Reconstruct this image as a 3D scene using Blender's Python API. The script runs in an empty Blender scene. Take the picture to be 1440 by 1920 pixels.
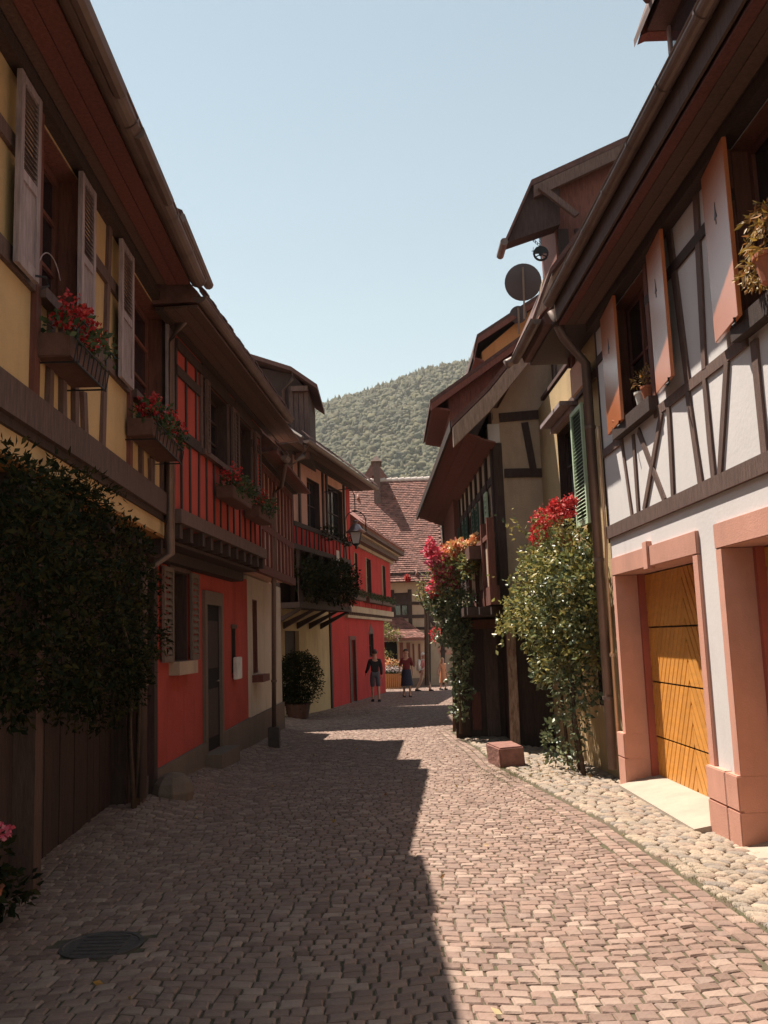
import bpy, bmesh, math, random
import numpy as np
from mathutils import Vector, noise
random.seed(7); np.random.seed(7); RN = random.random
def rr(a, b): return a + (b - a) * RN()
SC = bpy.context.scene; COL = SC.collection
# ---------------------------------------------------------------- camera
f = 1697.; rl = .035; pt_ = math.atan(237 / f)
Fv = np.array([0, math.cos(pt_), math.sin(pt_)]); U0 = np.array([0, -math.sin(pt_), math.cos(pt_)]); X0 = np.array([1., 0, 0])
Rv = X0 * math.cos(rl) - U0 * math.sin(rl); Uv = U0 * math.cos(rl) + X0 * math.sin(rl); Cv = np.array([0, 0, 1.6])
cd = bpy.data.cameras.new('camera'); cam = bpy.data.objects.new('camera', cd); COL.objects.link(cam)
cam.matrix_world = [[Rv[0], Uv[0], -Fv[0], Cv[0]], [Rv[1], Uv[1], -Fv[1], Cv[1]], [Rv[2], Uv[2], -Fv[2], Cv[2]], [0, 0, 0, 1]]
from mathutils import Matrix
cam.matrix_world = Matrix([[Rv[0], Uv[0], -Fv[0], Cv[0]], [Rv[1], Uv[1], -Fv[1], Cv[1]], [Rv[2], Uv[2], -Fv[2], Cv[2]], [0, 0, 0, 1]])
cd.sensor_fit = 'VERTICAL'; cd.sensor_height = 36; cd.lens = f / 1920 * 36; cd.clip_start = .05; cd.clip_end = 6000
SC.camera = cam
# ---------------------------------------------------------------- sky, sun, exposure
SUND = Vector((.355, -.35, -1)).normalized()
elev = math.asin(-SUND.z); azim = math.atan2(-SUND.x, -SUND.y)
wd = bpy.data.worlds.new('World'); SC.world = wd; wd.use_nodes = True
wn = wd.node_tree.nodes; wl = wd.node_tree.links; wn.clear()
sky = wn.new('ShaderNodeTexSky'); sky.sky_type = 'NISHITA'; sky.sun_disc = False
sky.sun_elevation = elev; sky.sun_rotation = azim; sky.air_density = 1.45; sky.dust_density = 0; sky.ozone_density = 1.0; sky.altitude = 0
tint = wn.new('ShaderNodeMix'); tint.data_type = 'RGBA'; tint.blend_type = 'MULTIPLY'; tint.inputs[0].default_value = 1
hs = wn.new('ShaderNodeHueSaturation'); hs.inputs['Saturation'].default_value = .60
bgn = wn.new('ShaderNodeBackground'); bgn.inputs[1].default_value = .065
wo = wn.new('ShaderNodeOutputWorld')
wl.new(sky.outputs[0], hs.inputs['Color']); wl.new(hs.outputs[0], tint.inputs[6]); tint.inputs[7].default_value = (.955, 1.03, .95, 1)
wl.new(tint.outputs[2], bgn.inputs[0]); wl.new(bgn.outputs[0], wo.inputs[0])
sd = bpy.data.lights.new('sun', 'SUN'); sd.energy = 5.0; sd.angle = math.radians(.5); sd.color = (1, .91, .79)
so = bpy.data.objects.new('sun', sd); COL.objects.link(so); so.rotation_euler = SUND.to_track_quat('-Z', 'Y').to_euler(); so.location = (-8, 6, 25)
SC.view_settings.view_transform = 'Standard'; SC.view_settings.look = 'None'; SC.view_settings.exposure = 1.08; SC.view_settings.gamma = 1
SC.view_settings.use_curve_mapping = False
SC.cycles.max_bounces = 8; SC.cycles.diffuse_bounces = 2
# ---------------------------------------------------------------- projection helpers
def ray(x, y): return Fv + Rv * (x - 720) / f + Uv * (960 - y) / f
def atY(x, y, Y):
    d = ray(x, y); return Cv + d * Y / d[1]
def smooth(t): t = max(0, min(1, t)); return t * t * (3 - 2 * t)
def G(x, y):                                   # the street falls away from the camera, raised along the left wall
    yy = max(-3, min(y, 53)); z = -.018 * yy - .07 * smooth((x - 1.9) / .9) * smooth((24 - y) / 8)
    z += .14 * smooth((-1.9 - x) / .9) * smooth((y - 7) / 3.5) * smooth((28 - y) / 6)
    return z
class Fr:                                      # a vertical facade: u along it, w out of it, z up
    def __init__(s, P, U, N):
        s.P = np.array([P[0], P[1], 0.]); u = np.array([U[0], U[1], 0.]); s.U = u / np.linalg.norm(u)
        n = np.array([N[0], N[1], 0.]); n = n - s.U * (n @ s.U); s.N = n / np.linalg.norm(n)
    def pt(s, u, z, w=0): return s.P + s.U * u + s.N * w + np.array([0, 0, z])
    def q(s, x, y, w=0):
        d = ray(x, y); t = ((s.P - Cv) @ s.N + w) / (d @ s.N); H = Cv + t * d; return ((H - s.P) @ s.U, H[2])
    def u(s, x, y, w=0): return s.q(x, y, w)[0]
    def z(s, x, y, w=0): return s.q(x, y, w)[1]
    def off(s, w): return Fr(s.P + s.N * w, s.U, s.N)
def side(P, h, sgn): return Fr(P, (h, 1), (sgn, -sgn * h))
# ---------------------------------------------------------------- materials
MATS = {}
def mat(name, col, rough=.8, var=.18, sc=3., bump=.15, bs=40., col2=None, spec=.4, obj=0., isl=0., stretch=None, coat=0, transl=0, metal=0, dirt=0, ramp=None):
    if name in MATS: return MATS[name]
    m = bpy.data.materials.new(name); m.use_nodes = True; n = m.node_tree.nodes; l = m.node_tree.links
    b = n['Principled BSDF']; b.inputs['Roughness'].default_value = rough; b.inputs['Specular IOR Level'].default_value = spec
    b.inputs['Metallic'].default_value = metal; b.inputs['Coat Weight'].default_value = coat; b.inputs['Coat Roughness'].default_value = .25
    tc = n.new('ShaderNodeTexCoord'); mp = n.new('ShaderNodeMapping'); l.new(tc.outputs['Object'], mp.inputs[0])
    if stretch: mp.inputs['Scale'].default_value = stretch
    nz = n.new('ShaderNodeTexNoise'); nz.inputs['Scale'].default_value = sc; nz.inputs['Detail'].default_value = 5; nz.inputs['Roughness'].default_value = .65
    l.new(mp.outputs[0], nz.inputs['Vector'])
    c2 = col2 or tuple(c * (1 - var) for c in col); c1 = col if col2 else tuple(min(1, c * (1 + var)) for c in col)
    mx = n.new('ShaderNodeMix'); mx.data_type = 'RGBA'; mx.inputs[6].default_value = (*c2, 1); mx.inputs[7].default_value = (*c1, 1)
    rp = n.new('ShaderNodeMapRange'); rp.inputs[1].default_value = .3; rp.inputs[2].default_value = .7; l.new(nz.outputs[0], rp.inputs[0])
    fac = rp.outputs[0]; colout = mx.outputs[2]
    l.new(fac, mx.inputs[0])
    if ramp or obj or isl:
        ge = n.new('ShaderNodeNewGeometry'); oi = n.new('ShaderNodeObjectInfo'); ad = n.new('ShaderNodeMath'); ad.operation = 'ADD'
        l.new(ge.outputs['Random Per Island'], ad.inputs[0]); l.new(oi.outputs['Random'], ad.inputs[1])
        frc = n.new('ShaderNodeMath'); frc.operation = 'FRACT'; l.new(ad.outputs[0], frc.inputs[0])
        if ramp:
            cr = n.new('ShaderNodeValToRGB'); cr.color_ramp.elements[0].color = (*ramp[0], 1); cr.color_ramp.elements[1].color = (*ramp[-1], 1)
            for i, c in enumerate(ramp[1:-1]):
                e = cr.color_ramp.elements.new((i + 1) / (len(ramp) - 1)); e.color = (*c, 1)
            l.new(frc.outputs[0], cr.inputs[0])
            m2 = n.new('ShaderNodeMix'); m2.data_type = 'RGBA'; m2.blend_type = 'MULTIPLY'; m2.inputs[0].default_value = 1
            l.new(cr.outputs[0], m2.inputs[6]); v2 = n.new('ShaderNodeMapRange'); v2.inputs[3].default_value = 1 - var; v2.inputs[4].default_value = 1 + var * .5
            l.new(fac, v2.inputs[0]); cb = n.new('ShaderNodeCombineColor'); [l.new(v2.outputs[0], cb.inputs[i]) for i in range(3)]
            l.new(cb.outputs[0], m2.inputs[7]); colout = m2.outputs[2]
        else:
            h = n.new('ShaderNodeHueSaturation'); v = n.new('ShaderNodeMapRange'); k = obj or isl
            v.inputs[3].default_value = 1 - k; v.inputs[4].default_value = 1 + k; l.new(frc.outputs[0], v.inputs[0]); l.new(v.outputs[0], h.inputs['Value'])
            l.new(colout, h.inputs['Color']); colout = h.outputs[0]
    if dirt:
        n3 = n.new('ShaderNodeTexNoise'); n3.inputs['Scale'].default_value = .9; n3.inputs['Detail'].default_value = 7; n3.inputs['Roughness'].default_value = .7
        mp3 = n.new('ShaderNodeMapping'); mp3.inputs['Scale'].default_value = (2.2, 2.2, .45); l.new(tc.outputs['Object'], mp3.inputs[0]); l.new(mp3.outputs[0], n3.inputs['Vector'])
        r3 = n.new('ShaderNodeMapRange'); r3.inputs[1].default_value = .5; r3.inputs[2].default_value = .72; r3.inputs[4].default_value = dirt; l.new(n3.outputs[0], r3.inputs[0])
        m3 = n.new('ShaderNodeMix'); m3.data_type = 'RGBA'; l.new(r3.outputs[0], m3.inputs[0]); l.new(colout, m3.inputs[6]); m3.inputs[7].default_value = (*[c * .55 for c in c2], 1)
        colout = m3.outputs[2]
    l.new(colout, b.inputs['Base Color'])
    if bump:
        n2 = n.new('ShaderNodeTexNoise'); n2.inputs['Scale'].default_value = bs; n2.inputs['Detail'].default_value = 4; l.new(mp.outputs[0], n2.inputs['Vector'])
        bp = n.new('ShaderNodeBump'); bp.inputs['Strength'].default_value = bump; bp.inputs['Distance'].default_value = .02; l.new(n2.outputs[0], bp.inputs['Height']); l.new(bp.outputs[0], b.inputs['Normal'])
    if transl:
        tr = n.new('ShaderNodeBsdfTranslucent'); l.new(colout, tr.inputs[0]); ms = n.new('ShaderNodeMixShader'); ms.inputs[0].default_value = transl
        l.new(b.outputs[0], ms.inputs[1]); l.new(tr.outputs[0], ms.inputs[2]); l.new(ms.outputs[0], n['Material Output'].inputs[0])
    MATS[name] = m; return m
plaster = lambda nm, c, **k: mat(nm, c, .92, .11, 1.3, .35, 38, spec=.15, dirt=k.pop('dirt', .5), **k)
wood = lambda nm, c, **k: mat(nm, c, k.pop('rough', .75), .32, 6, .35, 26, spec=.3, stretch=(6, 6, .8), obj=.16, **k)
M_yel = plaster('yellow_plaster', (.57, .38, .19)); M_red = plaster('red_plaster', (.48, .088, .066)); M_redd = plaster('deep_red_plaster', (.48, .050, .045))
M_cream = plaster('cream_plaster', (.60, .50, .40)); M_pinkc = plaster('pale_pink_plaster', (.60, .36, .27)); M_white = mat('white_plaster', (.67, .63, .62), .92, .05, 1.1, .10, 30, spec=.15, dirt=.22)
M_och = plaster('ochre_plaster', (.50, .36, .20)); M_tan = plaster('tan_plaster', (.50, .365, .265)); M_orange = plaster('orange_plaster', (.50, .22, .09))
M_plinth = plaster('grey_plinth', (.20, .15, .12)); M_soff = plaster('orange_soffit', (.36, .17, .06)); M_conc = mat('pale_concrete', (.36, .30, .24), .9, .12, 3, .2, 60)
M_dark = wood('dark_brown_timber', (.060, .036, .030)); M_brown = wood('brown_timber', (.135, .082, .068)); M_grey = wood('weathered_grey_wood', (.34, .26, .26))
M_redwood = wood('red_brown_wood', (.165, .062, .045)); M_eave = wood('eave_board', (.115, .066, .050)); M_redboard = wood('red_painted_board', (.165, .058, .046))
M_barge = wood('pale_barge_board', (.36, .25, .19))
M_groove = mat('oak_groove', (.10, .035, .010), .6, .2, 5)
M_honey = mat('honey_varnished_oak', (.66, .29, .06), .5, .10, 5, .06, 40, spec=.4, stretch=(1, 1, 4), coat=.1, obj=.08)
M_sand = mat('pink_sandstone', (.58, .29, .215), .85, .10, 2.2, .18, 70, obj=.09, dirt=.3); M_sandin = mat('sandstone_reveal_shade', (.40, .10, .065), .8, .14, 2, .15, 60)  # inner-jamb copy of the sandstone, shade and orange bounce painted in
M_block = mat('rough_red_sandstone', (.25, .12, .095), .95, .25, 9, .8, 22)
M_orsh = mat('orange_shutter_paint', (.60, .18, .06), .32, .07, 2, .04, 30, spec=.8, coat=1); M_green = mat('pale_green_paint', (.48, .60, .42), .5, .10, 5, .05)
M_dgreen = mat('dark_green_paint', (.04, .10, .07), .5); M_black = mat('black_iron', (.02, .02, .022), .5, .2, 10, .1); M_gut = mat('brown_zinc_gutter', (.17, .115, .095), .45, .25, 2, .05, 20, metal=.3)
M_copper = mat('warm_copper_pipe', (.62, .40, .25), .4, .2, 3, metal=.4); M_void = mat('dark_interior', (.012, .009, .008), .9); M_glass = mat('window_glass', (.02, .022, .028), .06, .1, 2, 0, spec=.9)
M_frost = mat('lamp_glass', (.62, .55, .52), .25, .05, 4, 0); M_lampm = mat('lamp_metal', (.28, .20, .19), .3, .2, 8, .05, metal=.8)
M_tile = mat('red_roof_tile', (.26, .10, .08), .85, .3, 8, .3, 30, isl=.35); M_tilelit = mat('old_clay_tile', (.215, .092, .070), .8, .25, 5, .2, 30, isl=.35); M_tiledark = mat('brown_roof_tile', (.13, .065, .055), .85, .3, 9, .3, 30, isl=.3)
M_ridge = mat('mortar_white_ridge', (.72, .60, .55), .9, .1); M_terra = mat('terracotta', (.42, .14, .07), .8, .15, 8, .1); M_box = mat('brown_flower_box', (.11, .05, .035), .7, .25, 9)
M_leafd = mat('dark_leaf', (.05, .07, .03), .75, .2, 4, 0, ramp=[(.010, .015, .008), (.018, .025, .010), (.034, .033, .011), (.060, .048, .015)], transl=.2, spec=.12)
M_vine = mat('climber_leaf', (.06, .08, .03), .40, .2, 4, 0, ramp=[(.07, .10, .045), (.17, .20, .075), (.32, .30, .09), (.46, .36, .11), (.13, .16, .07)], transl=.3, spec=.5)
M_vine2 = mat('glossy_climber_leaf', (.06, .08, .03), .42, .2, 4, 0, ramp=[(.05, .075, .04), (.11, .14, .07), (.22, .24, .11), (.07, .10, .05), (.30, .28, .13)], transl=.2, spec=.6)
M_dry = mat('golden_leaf', (.3, .2, .06), .5, .2, 4, 0, ramp=[(.20, .13, .03), (.45, .28, .06), (.42, .17, .05), (.55, .42, .22)], transl=.25)
M_ger = mat('geranium_leaf', (.04, .07, .03), .6, .2, 4, 0, ramp=[(.03, .05, .02), (.06, .09, .03), (.09, .11, .04)], transl=.2)
M_fred = mat('red_petal', (.6, .03, .03), .6, .2, 9, 0, ramp=[(.42, .018, .022), (.66, .05, .04), (.55, .03, .05), (.72, .16, .13)], transl=.3)
M_fpink = mat('pink_petal', (.7, .1, .2), .6, .2, 9, 0, ramp=[(.68, .05, .14), (.85, .16, .25), (.75, .07, .10), (.9, .38, .42)], transl=.3)
M_fmix = mat('apricot_petal', (.7, .4, .2), .6, .2, 9, 0, ramp=[(.80, .25, .10), (.85, .50, .22), (.85, .68, .42), (.70, .12, .10), (.55, .45, .14)], transl=.3)
M_fwhite = mat('white_petal', (.8, .7, .7), .6, .1, 9, 0, transl=.3)
M_stem = mat('woody_stem', (.10, .065, .045), .9, .3, 20, .5)
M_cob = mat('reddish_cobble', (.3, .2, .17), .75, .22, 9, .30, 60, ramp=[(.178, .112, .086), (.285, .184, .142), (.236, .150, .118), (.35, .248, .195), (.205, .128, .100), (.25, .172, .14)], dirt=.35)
M_ver = mat('pale_cobble', (.5, .4, .3), .8, .16, 16, .5, 50, ramp=[(.26, .20, .15), (.36, .28, .205), (.21, .175, .15), (.40, .31, .23), (.26, .18, .14)], dirt=.15)
M_joint = mat('sandy_joint', (.115, .080, .058), .97, .4, 5, .6, 60, col2=(.075, .075, .035)); M_earth = mat('earth', (.16, .12, .08), .95, .3, .05, .2)
M_grass = mat('grass_blade', (.12, .13, .04), .7, .2, 5, 0, ramp=[(.10, .12, .03), (.18, .17, .05), (.26, .22, .08)], transl=.2)
M_tree = mat('forest_leaves', (.09, .10, .05), .9, .4, .35, .6, .6, ramp=[(.038, .038, .016), (.062, .060, .022), (.092, .080, .028), (.082, .066, .028), (.048, .048, .020)])
M_skin = mat('skin', (.50, .27, .19), .6, .06); M_jack = mat('charcoal_cloth', (.020, .020, .024), .9); M_shorts = mat('grey_blue_cloth', (.10, .10, .13), .9); M_maroon = mat('maroon_cloth', (.16, .02, .025), .9)
M_navy = mat('navy_cloth', (.03, .03, .055), .9); M_pinkt = mat('pink_cloth', (.62, .22, .22), .9); M_beige = mat('beige_cloth', (.55, .36, .26), .9); M_whitec = mat('white_cloth', (.72, .68, .62), .9)
M_hairw = mat('white_hair', (.75, .70, .62), .8); M_hairb = mat('brown_hair', (.05, .025, .018), .7); M_hairy = mat('blond_hair', (.55, .33, .16), .7); M_orangec = mat('orange_cloth', (.60, .25, .13), .9)
M_iron = mat('worn_iron', (.07, .056, .05), .7, .3, 12, .3)
M_dish = mat('dish_grey', (.065, .05, .055), .6, .1)
# ---------------------------------------------------------------- mesh helpers
class MB:
    def __init__(s): s.v = []; s.f = []
    def add(s, vs, fs):
        o = len(s.v); s.v += [tuple(map(float, p)) for p in vs]; s.f += [tuple(i + o for i in q) for q in fs]; return s
    def hexa(s, a, b):                          # two matching polygons joined
        n = len(a); fs = [tuple(range(n))[::-1], tuple(range(n, 2 * n))] + [(i, (i + 1) % n, n + (i + 1) % n, n + i) for i in range(n)]
        return s.add(list(a) + list(b), fs)
    def prism(s, F, pts, w0, w1): return s.hexa([F.pt(u, z, w0) for u, z in pts], [F.pt(u, z, w1) for u, z in pts])
    def box(s, F, u0, u1, z0, z1, w0, w1): return s.prism(F, [(u0, z0), (u1, z0), (u1, z1), (u0, z1)], w0, w1)
    def bar(s, F, p, q, wd, w0, w1):
        p = np.array(p); q = np.array(q); d = q - p; L = np.linalg.norm(d); n = np.array([-d[1], d[0]]) / L * wd / 2
        if L > .5 and wd < .16:
            k1, k2 = rr(.35, .65), rr(-.07, .07) * wd; e = [rr(.88, 1.1) for _ in range(3)]; mid = p + d * k1 + n / (wd / 2) * k2
            return s.prism(F, [p + n * e[0], mid + n * e[1], q + n * e[2], q - n * e[2], mid - n * e[1], p - n * e[0]], w0, w1)
        return s.prism(F, [p + n, q + n, q - n, p - n], w0, w1)
    def wbox(s, x0, x1, y0, y1, z0, z1): return s.hexa([(x0, y0, z0), (x1, y0, z0), (x1, y1, z0), (x0, y1, z0)], [(x0, y0, z1), (x1, y0, z1), (x1, y1, z1), (x0, y1, z1)])
    def tube(s, path, r, n=8, cap=True):
        P = [np.array(p, float) for p in path]; rs = r if isinstance(r, (list, tuple)) else [r] * len(P); rings = []
        for i, p in enumerate(P):
            t = P[min(i + 1, len(P) - 1)] - P[max(i - 1, 0)]; t = t / (np.linalg.norm(t) + 1e-9)
            a = np.cross(t, [0, 0, 1.]) if abs(t[2]) < .95 else np.cross(t, [1., 0, 0]); a /= np.linalg.norm(a); b = np.cross(t, a)
            rings.append([p + rs[i] * (a * math.cos(2 * math.pi * k / n) + b * math.sin(2 * math.pi * k / n)) for k in range(n)])
        vs = [q for g in rings for q in g]; fs = [(i * n + k, i * n + (k + 1) % n, (i + 1) * n + (k + 1) % n, (i + 1) * n + k) for i in range(len(P) - 1) for k in range(n)]
        if cap: fs += [tuple(range(n))[::-1], tuple(range((len(P) - 1) * n, len(P) * n))]
        return s.add(vs, fs)
    def lathe(s, c, prof, n=14):
        vs = [(c[0] + r * math.cos(2 * math.pi * k / n), c[1] + r * math.sin(2 * math.pi * k / n), c[2] + z) for r, z in prof for k in range(n)]
        fs = [(i * n + k, i * n + (k + 1) % n, (i + 1) * n + (k + 1) % n, (i + 1) * n + k) for i in range(len(prof) - 1) for k in range(n)]
        return s.add(vs, fs + [tuple(range(n))[::-1], tuple(range((len(prof) - 1) * n, len(prof) * n))])
    def build(s, name, m, parent=None, smooth=False, bev=0, kind=None, recalc=True, shift=None):
        org = rootloc(parent) if shift is None else np.array(shift)
        me = bpy.data.meshes.new(name); me.from_pydata([tuple(np.array(p) - org) for p in s.v], [], s.f)
        if recalc:
            bm = bmesh.new(); bm.from_mesh(me)
            if bev: bmesh.ops.bevel(bm, geom=list(bm.edges), offset=bev, segments=2, affect='EDGES', clamp_overlap=True)
            bmesh.ops.recalc_face_normals(bm, faces=bm.faces); bm.to_mesh(me); bm.free()
        if smooth: me.shade_smooth()
        me.materials.append(m); o = bpy.data.objects.new(name, me); COL.objects.link(o)
        if parent is not None: o.parent = parent
        elif shift is not None: o.location = shift
        if kind: o['kind'] = kind
        return o
def rootloc(p):
    l = np.zeros(3)
    while p is not None: l = l + np.array(p.location); p = p.parent
    return l
def thing(name, label, cat, loc, group=None):
    o = bpy.data.objects.new(name, None); COL.objects.link(o); o.location = tuple(map(float, loc)); o.empty_display_size = .3
    o['label'] = label; o['category'] = cat
    if group: o['group'] = group
    return o
def tag(o, label, cat, group=None):
    o['label'] = label; o['category'] = cat
    if group: o['group'] = group
    return o
def inst(src, parent, loc, name=None):
    o = src.copy(); COL.objects.link(o); o.parent = parent; o.location = tuple(np.array(loc) - rootloc(parent))
    if name: o.name = name
    return o
# ---------------------------------------------------------------- building helpers
def wall(H, F, u0, u1, z0, z1, m, holes=(), depth=3.0, th=.3, name='wall', back=True):
    us = sorted({u0, u1, *[h[i] for h in holes for i in (0, 1) if u0 < h[i] < u1]}); zs = sorted({z0, z1, *[h[i] for h in holes for i in (2, 3) if z0 < h[i] < z1]})
    solid = lambda i, j: 0 <= i < len(us) - 1 and 0 <= j < len(zs) - 1 and not any(h[0] <= (us[i] + us[i + 1]) / 2 <= h[1] and h[2] <= (zs[j] + zs[j + 1]) / 2 <= h[3] for h in holes)
    mb = MB(); P = F.pt
    for i in range(len(us) - 1):
        for j in range(len(zs) - 1):
            if not solid(i, j): continue
            a, b, c, d = us[i], us[i + 1], zs[j], zs[j + 1]
            def qd(*p): mb.add([P(*x) for x in p], [(0, 1, 2, 3)])
            qd((a, c, 0), (b, c, 0), (b, d, 0), (a, d, 0)); qd((a, c, -th), (b, c, -th), (b, d, -th), (a, d, -th))
            if not solid(i - 1, j): qd((a, c, 0), (a, d, 0), (a, d, -th), (a, c, -th))
            if not solid(i + 1, j): qd((b, c, 0), (b, d, 0), (b, d, -th), (b, c, -th))
            if not solid(i, j - 1): qd((a, c, 0), (b, c, 0), (b, c, -th), (a, c, -th))
            if not solid(i, j + 1): qd((a, d, 0), (b, d, 0), (b, d, -th), (a, d, -th))
    if back: mb.box(F, u0 + .02, u1 - .02, z0, z1 - .02, -depth, -th - .03)
    o = mb.build(name, m, H, recalc=False); bm = bmesh.new(); bm.from_mesh(o.data); bmesh.ops.remove_doubles(bm, verts=bm.verts, dist=1e-4); bmesh.ops.recalc_face_normals(bm, faces=bm.faces); bm.to_mesh(o.data); bm.free()
    return o
def beam(H, F, x1, y1, x2, y2, wd, pr=.03, m=None, name='beam'):
    p, q = F.q(x1, y1, pr), F.q(x2, y2, pr); return MB().bar(F, p, q, wd, -.04, pr + rr(0, .006)).build(name, m or M_dark, H)
def ubeam(H, F, u0, u1, z, wd, pr=.03, m=None, name='beam'): return MB().box(F, u0, u1, z - wd / 2, z + wd / 2, -.04, pr + rr(0, .006)).build(name, m or M_dark, H)
def zpost(H, F, u, z0, z1, wd, pr=.035, m=None, name='post', lean=0): return MB().bar(F, (u, z0), (u + lean, z1), wd, -.04, pr + rr(0, .006)).build(name, m or M_dark, H)
def window(H, F, u0, u1, z0, z1, rec=.12, nx=2, nz=2, m=None, fw=.06, name='window', pane=M_glass):
    m = m or M_dark; b = MB(); b.box(F, u0, u0 + fw, z0, z1, -rec - .05, -rec); b.box(F, u1 - fw, u1, z0, z1, -rec - .05, -rec)
    b.box(F, u0 + fw, u1 - fw, z0, z0 + fw, -rec - .05, -rec); b.box(F, u0 + fw, u1 - fw, z1 - fw, z1, -rec - .05, -rec)
    for i in range(1, nx): c = u0 + (u1 - u0) * i / nx; b.box(F, c - fw * .4, c + fw * .4, z0 + fw, z1 - fw, -rec - .045, -rec + .005)
    for (a_, b2_, c_, d_) in ((u0, u0 + .014, z0, z1), (u1 - .014, u1, z0, z1), (u0 + .014, u1 - .014, z1 - .014, z1), (u0 + .014, u1 - .014, z0, z0 + .014)): b.box(F, a_, b2_, c_, d_, -rec + .002, .006)
    w = b.build(name, m, H)
    for j in range(1, nz): c = z0 + (z1 - z0) * j / nz; MB().box(F, u0 + fw, u1 - fw, c - .015, c + .015, -rec - .04, -rec - .004).build('glazing_bar', m, w)
    for i in range(nx):
        a = u0 + fw + (u1 - u0 - 2 * fw) * i / nx; MB().box(F, a + .012, a + (u1 - u0 - 2 * fw) / nx - .012, z0 + fw, z1 - fw, -rec - .036, -rec - .026).build('pane', pane, w)
    return w
def shutter(H, F, u0, u1, z0, z1, w=.05, m=None, louv=(.5, 1.), n=14, label=None, panel=True, th=.035):
    m = m or M_grey; st = min(.06, (u1 - u0) * .16); b = MB(); h = z1 - z0
    b.box(F, u0, u0 + st, z0, z1, w, w + th); b.box(F, u1 - st, u1, z0, z1, w, w + th)
    zl0, zl1 = z0 + h * louv[0], z0 + h * louv[1] - .06
    for a, c in ((z0, z0 + .08), (z1 - .06, z1)): b.box(F, u0 + st, u1 - st, a, c, w + .002, w + th - .003)
    if louv[0] > .05: b.box(F, u0 + st, u1 - st, zl0 - .07, zl0, w + .002, w + th - .003); b.box(F, u0 + st, u1 - st, z0 + .08, zl0 - .07, w + .008, w + .018)
    else: zl0 = z0 + .08
    s = b.build('shutter', m, H)
    if label: s['label'] = label
    pitch = (zl1 - zl0) / n; c0 = np.zeros(3); q = MB(); t = pitch * .9
    A = lambda u, dz, dw: F.U * u + F.N * dw + np.array([0, 0, dz])
    L = (u1 - u0 - 2 * st) / 2
    q.hexa([A(-L, -t * .38, th), A(-L, -t * .30, th), A(-L, t * .5, .004), A(-L, t * .42, .002)], [A(L, -t * .38, th), A(L, -t * .30, th), A(L, t * .5, .004), A(L, t * .42, .002)])
    sl = q.build('slat', m, None, shift=(0, 0, 0)); sl.parent = s; sl.location = tuple(F.pt((u0 + u1) / 2, zl0 + pitch * .5, w) - rootloc(s))
    for i in range(1, n): inst(sl, s, F.pt((u0 + u1) / 2, zl0 + pitch * (i + .5), w), 'slat')
    return s
def gutter(H, F, u0, u1, z, w, r=.075, step=.9, m=None, ends=True):
    m = m or M_gut; n = 9; b = MB(); ang = [math.pi * (1 + k / (n - 1)) for k in range(n)]
    for (ra) in (r,):
        V = [F.pt(u, z + ra * math.sin(a), w + ra * math.cos(a)) for u in (u0, u1) for a in ang] + [F.pt(u, z + (ra - .008) * math.sin(a), w + (ra - .008) * math.cos(a)) for u in (u0, u1) for a in ang]
        fs = [(k, k + 1, n + k + 1, n + k) for k in range(n - 1)] + [(2 * n + k, 2 * n + k + 1, 3 * n + k + 1, 3 * n + k) for k in range(n - 1)]
        fs += [(k, 2 * n + k, 2 * n + k + 1, k + 1) for k in range(n - 1)] + [(n + k, 3 * n + k, 3 * n + k + 1, n + k + 1) for k in range(n - 1)] + [(0, n, 3 * n, 2 * n), (n - 1, 2 * n - 1, 4 * n - 1, 3 * n - 1)]
        b.add(V, fs)
    b.tube([F.pt(u0, z + .004, w + r), F.pt(u1, z + .004, w + r)], .011, 6)
    g = b.build('gutter', m, H, smooth=False)
    if ends: MB().prism(F, [(u1 - .004, z), (u1, z)], w, w) if False else None
    u = u0 + step * .5
    while u < u1:
        c = MB(); V = []; rb = r + .008
        for uu in (u - .014, u + .014): V += [F.pt(uu, z + rb * math.sin(a), w + rb * math.cos(a)) for a in ang]
        c.add(V, [(k, k + 1, n + k + 1, n + k) for k in range(n - 1)]); c.build('gutter_joint', m, g, recalc=False); u += step
    for ue in (u0 - .002, u1 + .002):
        V = [F.pt(ue, z + r * math.sin(a), w + r * math.cos(a)) for a in ang]; MB().add(V, [tuple(range(n))]).build('end_cap', m, g, recalc=False)
    return g
def pipe(H, pts, r=.045, m=None, name='downpipe', bands=True):
    o = MB().tube(pts, r, 10).build(name, m or M_gut, H, smooth=True); 
    if bands:
        a, b = np.array(pts[-2]), np.array(pts[-1]); n = max(1, int(np.linalg.norm(b - a) / 1.4))
        for k in range(n):
            c = a + (b - a) * (k + .5) / n; d = (b - a) / np.linalg.norm(b - a) * .02; MB().tube([c - d, c + d], r + .012, 10).build('pipe_clip', m or M_gut, o)
    return o
def profroof(H, ys, prof, th, m, name='roof', slope=1):       # profile in X-Z, extruded along Y (th downwards)
    b = MB(); top = [np.array(p, float) for p in prof]; nrm = []
    A = [(p[0], ys[0], p[1]) for p in top] + [(p[0] , ys[0], p[1] - th) for p in top[::-1]]
    B = [(x, ys[1], z) for x, _, z in A]; return b.hexa(A, B).build(name, m, H)
def eave_tiles(H, F, u0, u1, z, w, m=None, n=None, sl=1.0, wd=.16, name='eave_tiles'):
    b = MB(); n = int((u1 - u0) / wd)
    for k in range(n):
        a = u0 + k * wd; dz = rr(-.008, .008); dw = rr(-.012, .012)
        b.prism(F, [(a + .006, z + dz), (a + wd - .006, z + dz), (a + wd - .006, z + .022 + dz), (a + .006, z + .022 + dz)], w - .2 + dw, w + dw)
        v = b.v[-8:]; b.v[-8:] = [(p[0], p[1], p[2] + (.2 * sl if i < 4 else 0)) for i, p in enumerate(v)]
    return b.build(name, m or M_tiledark, H, kind='stuff')
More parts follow.
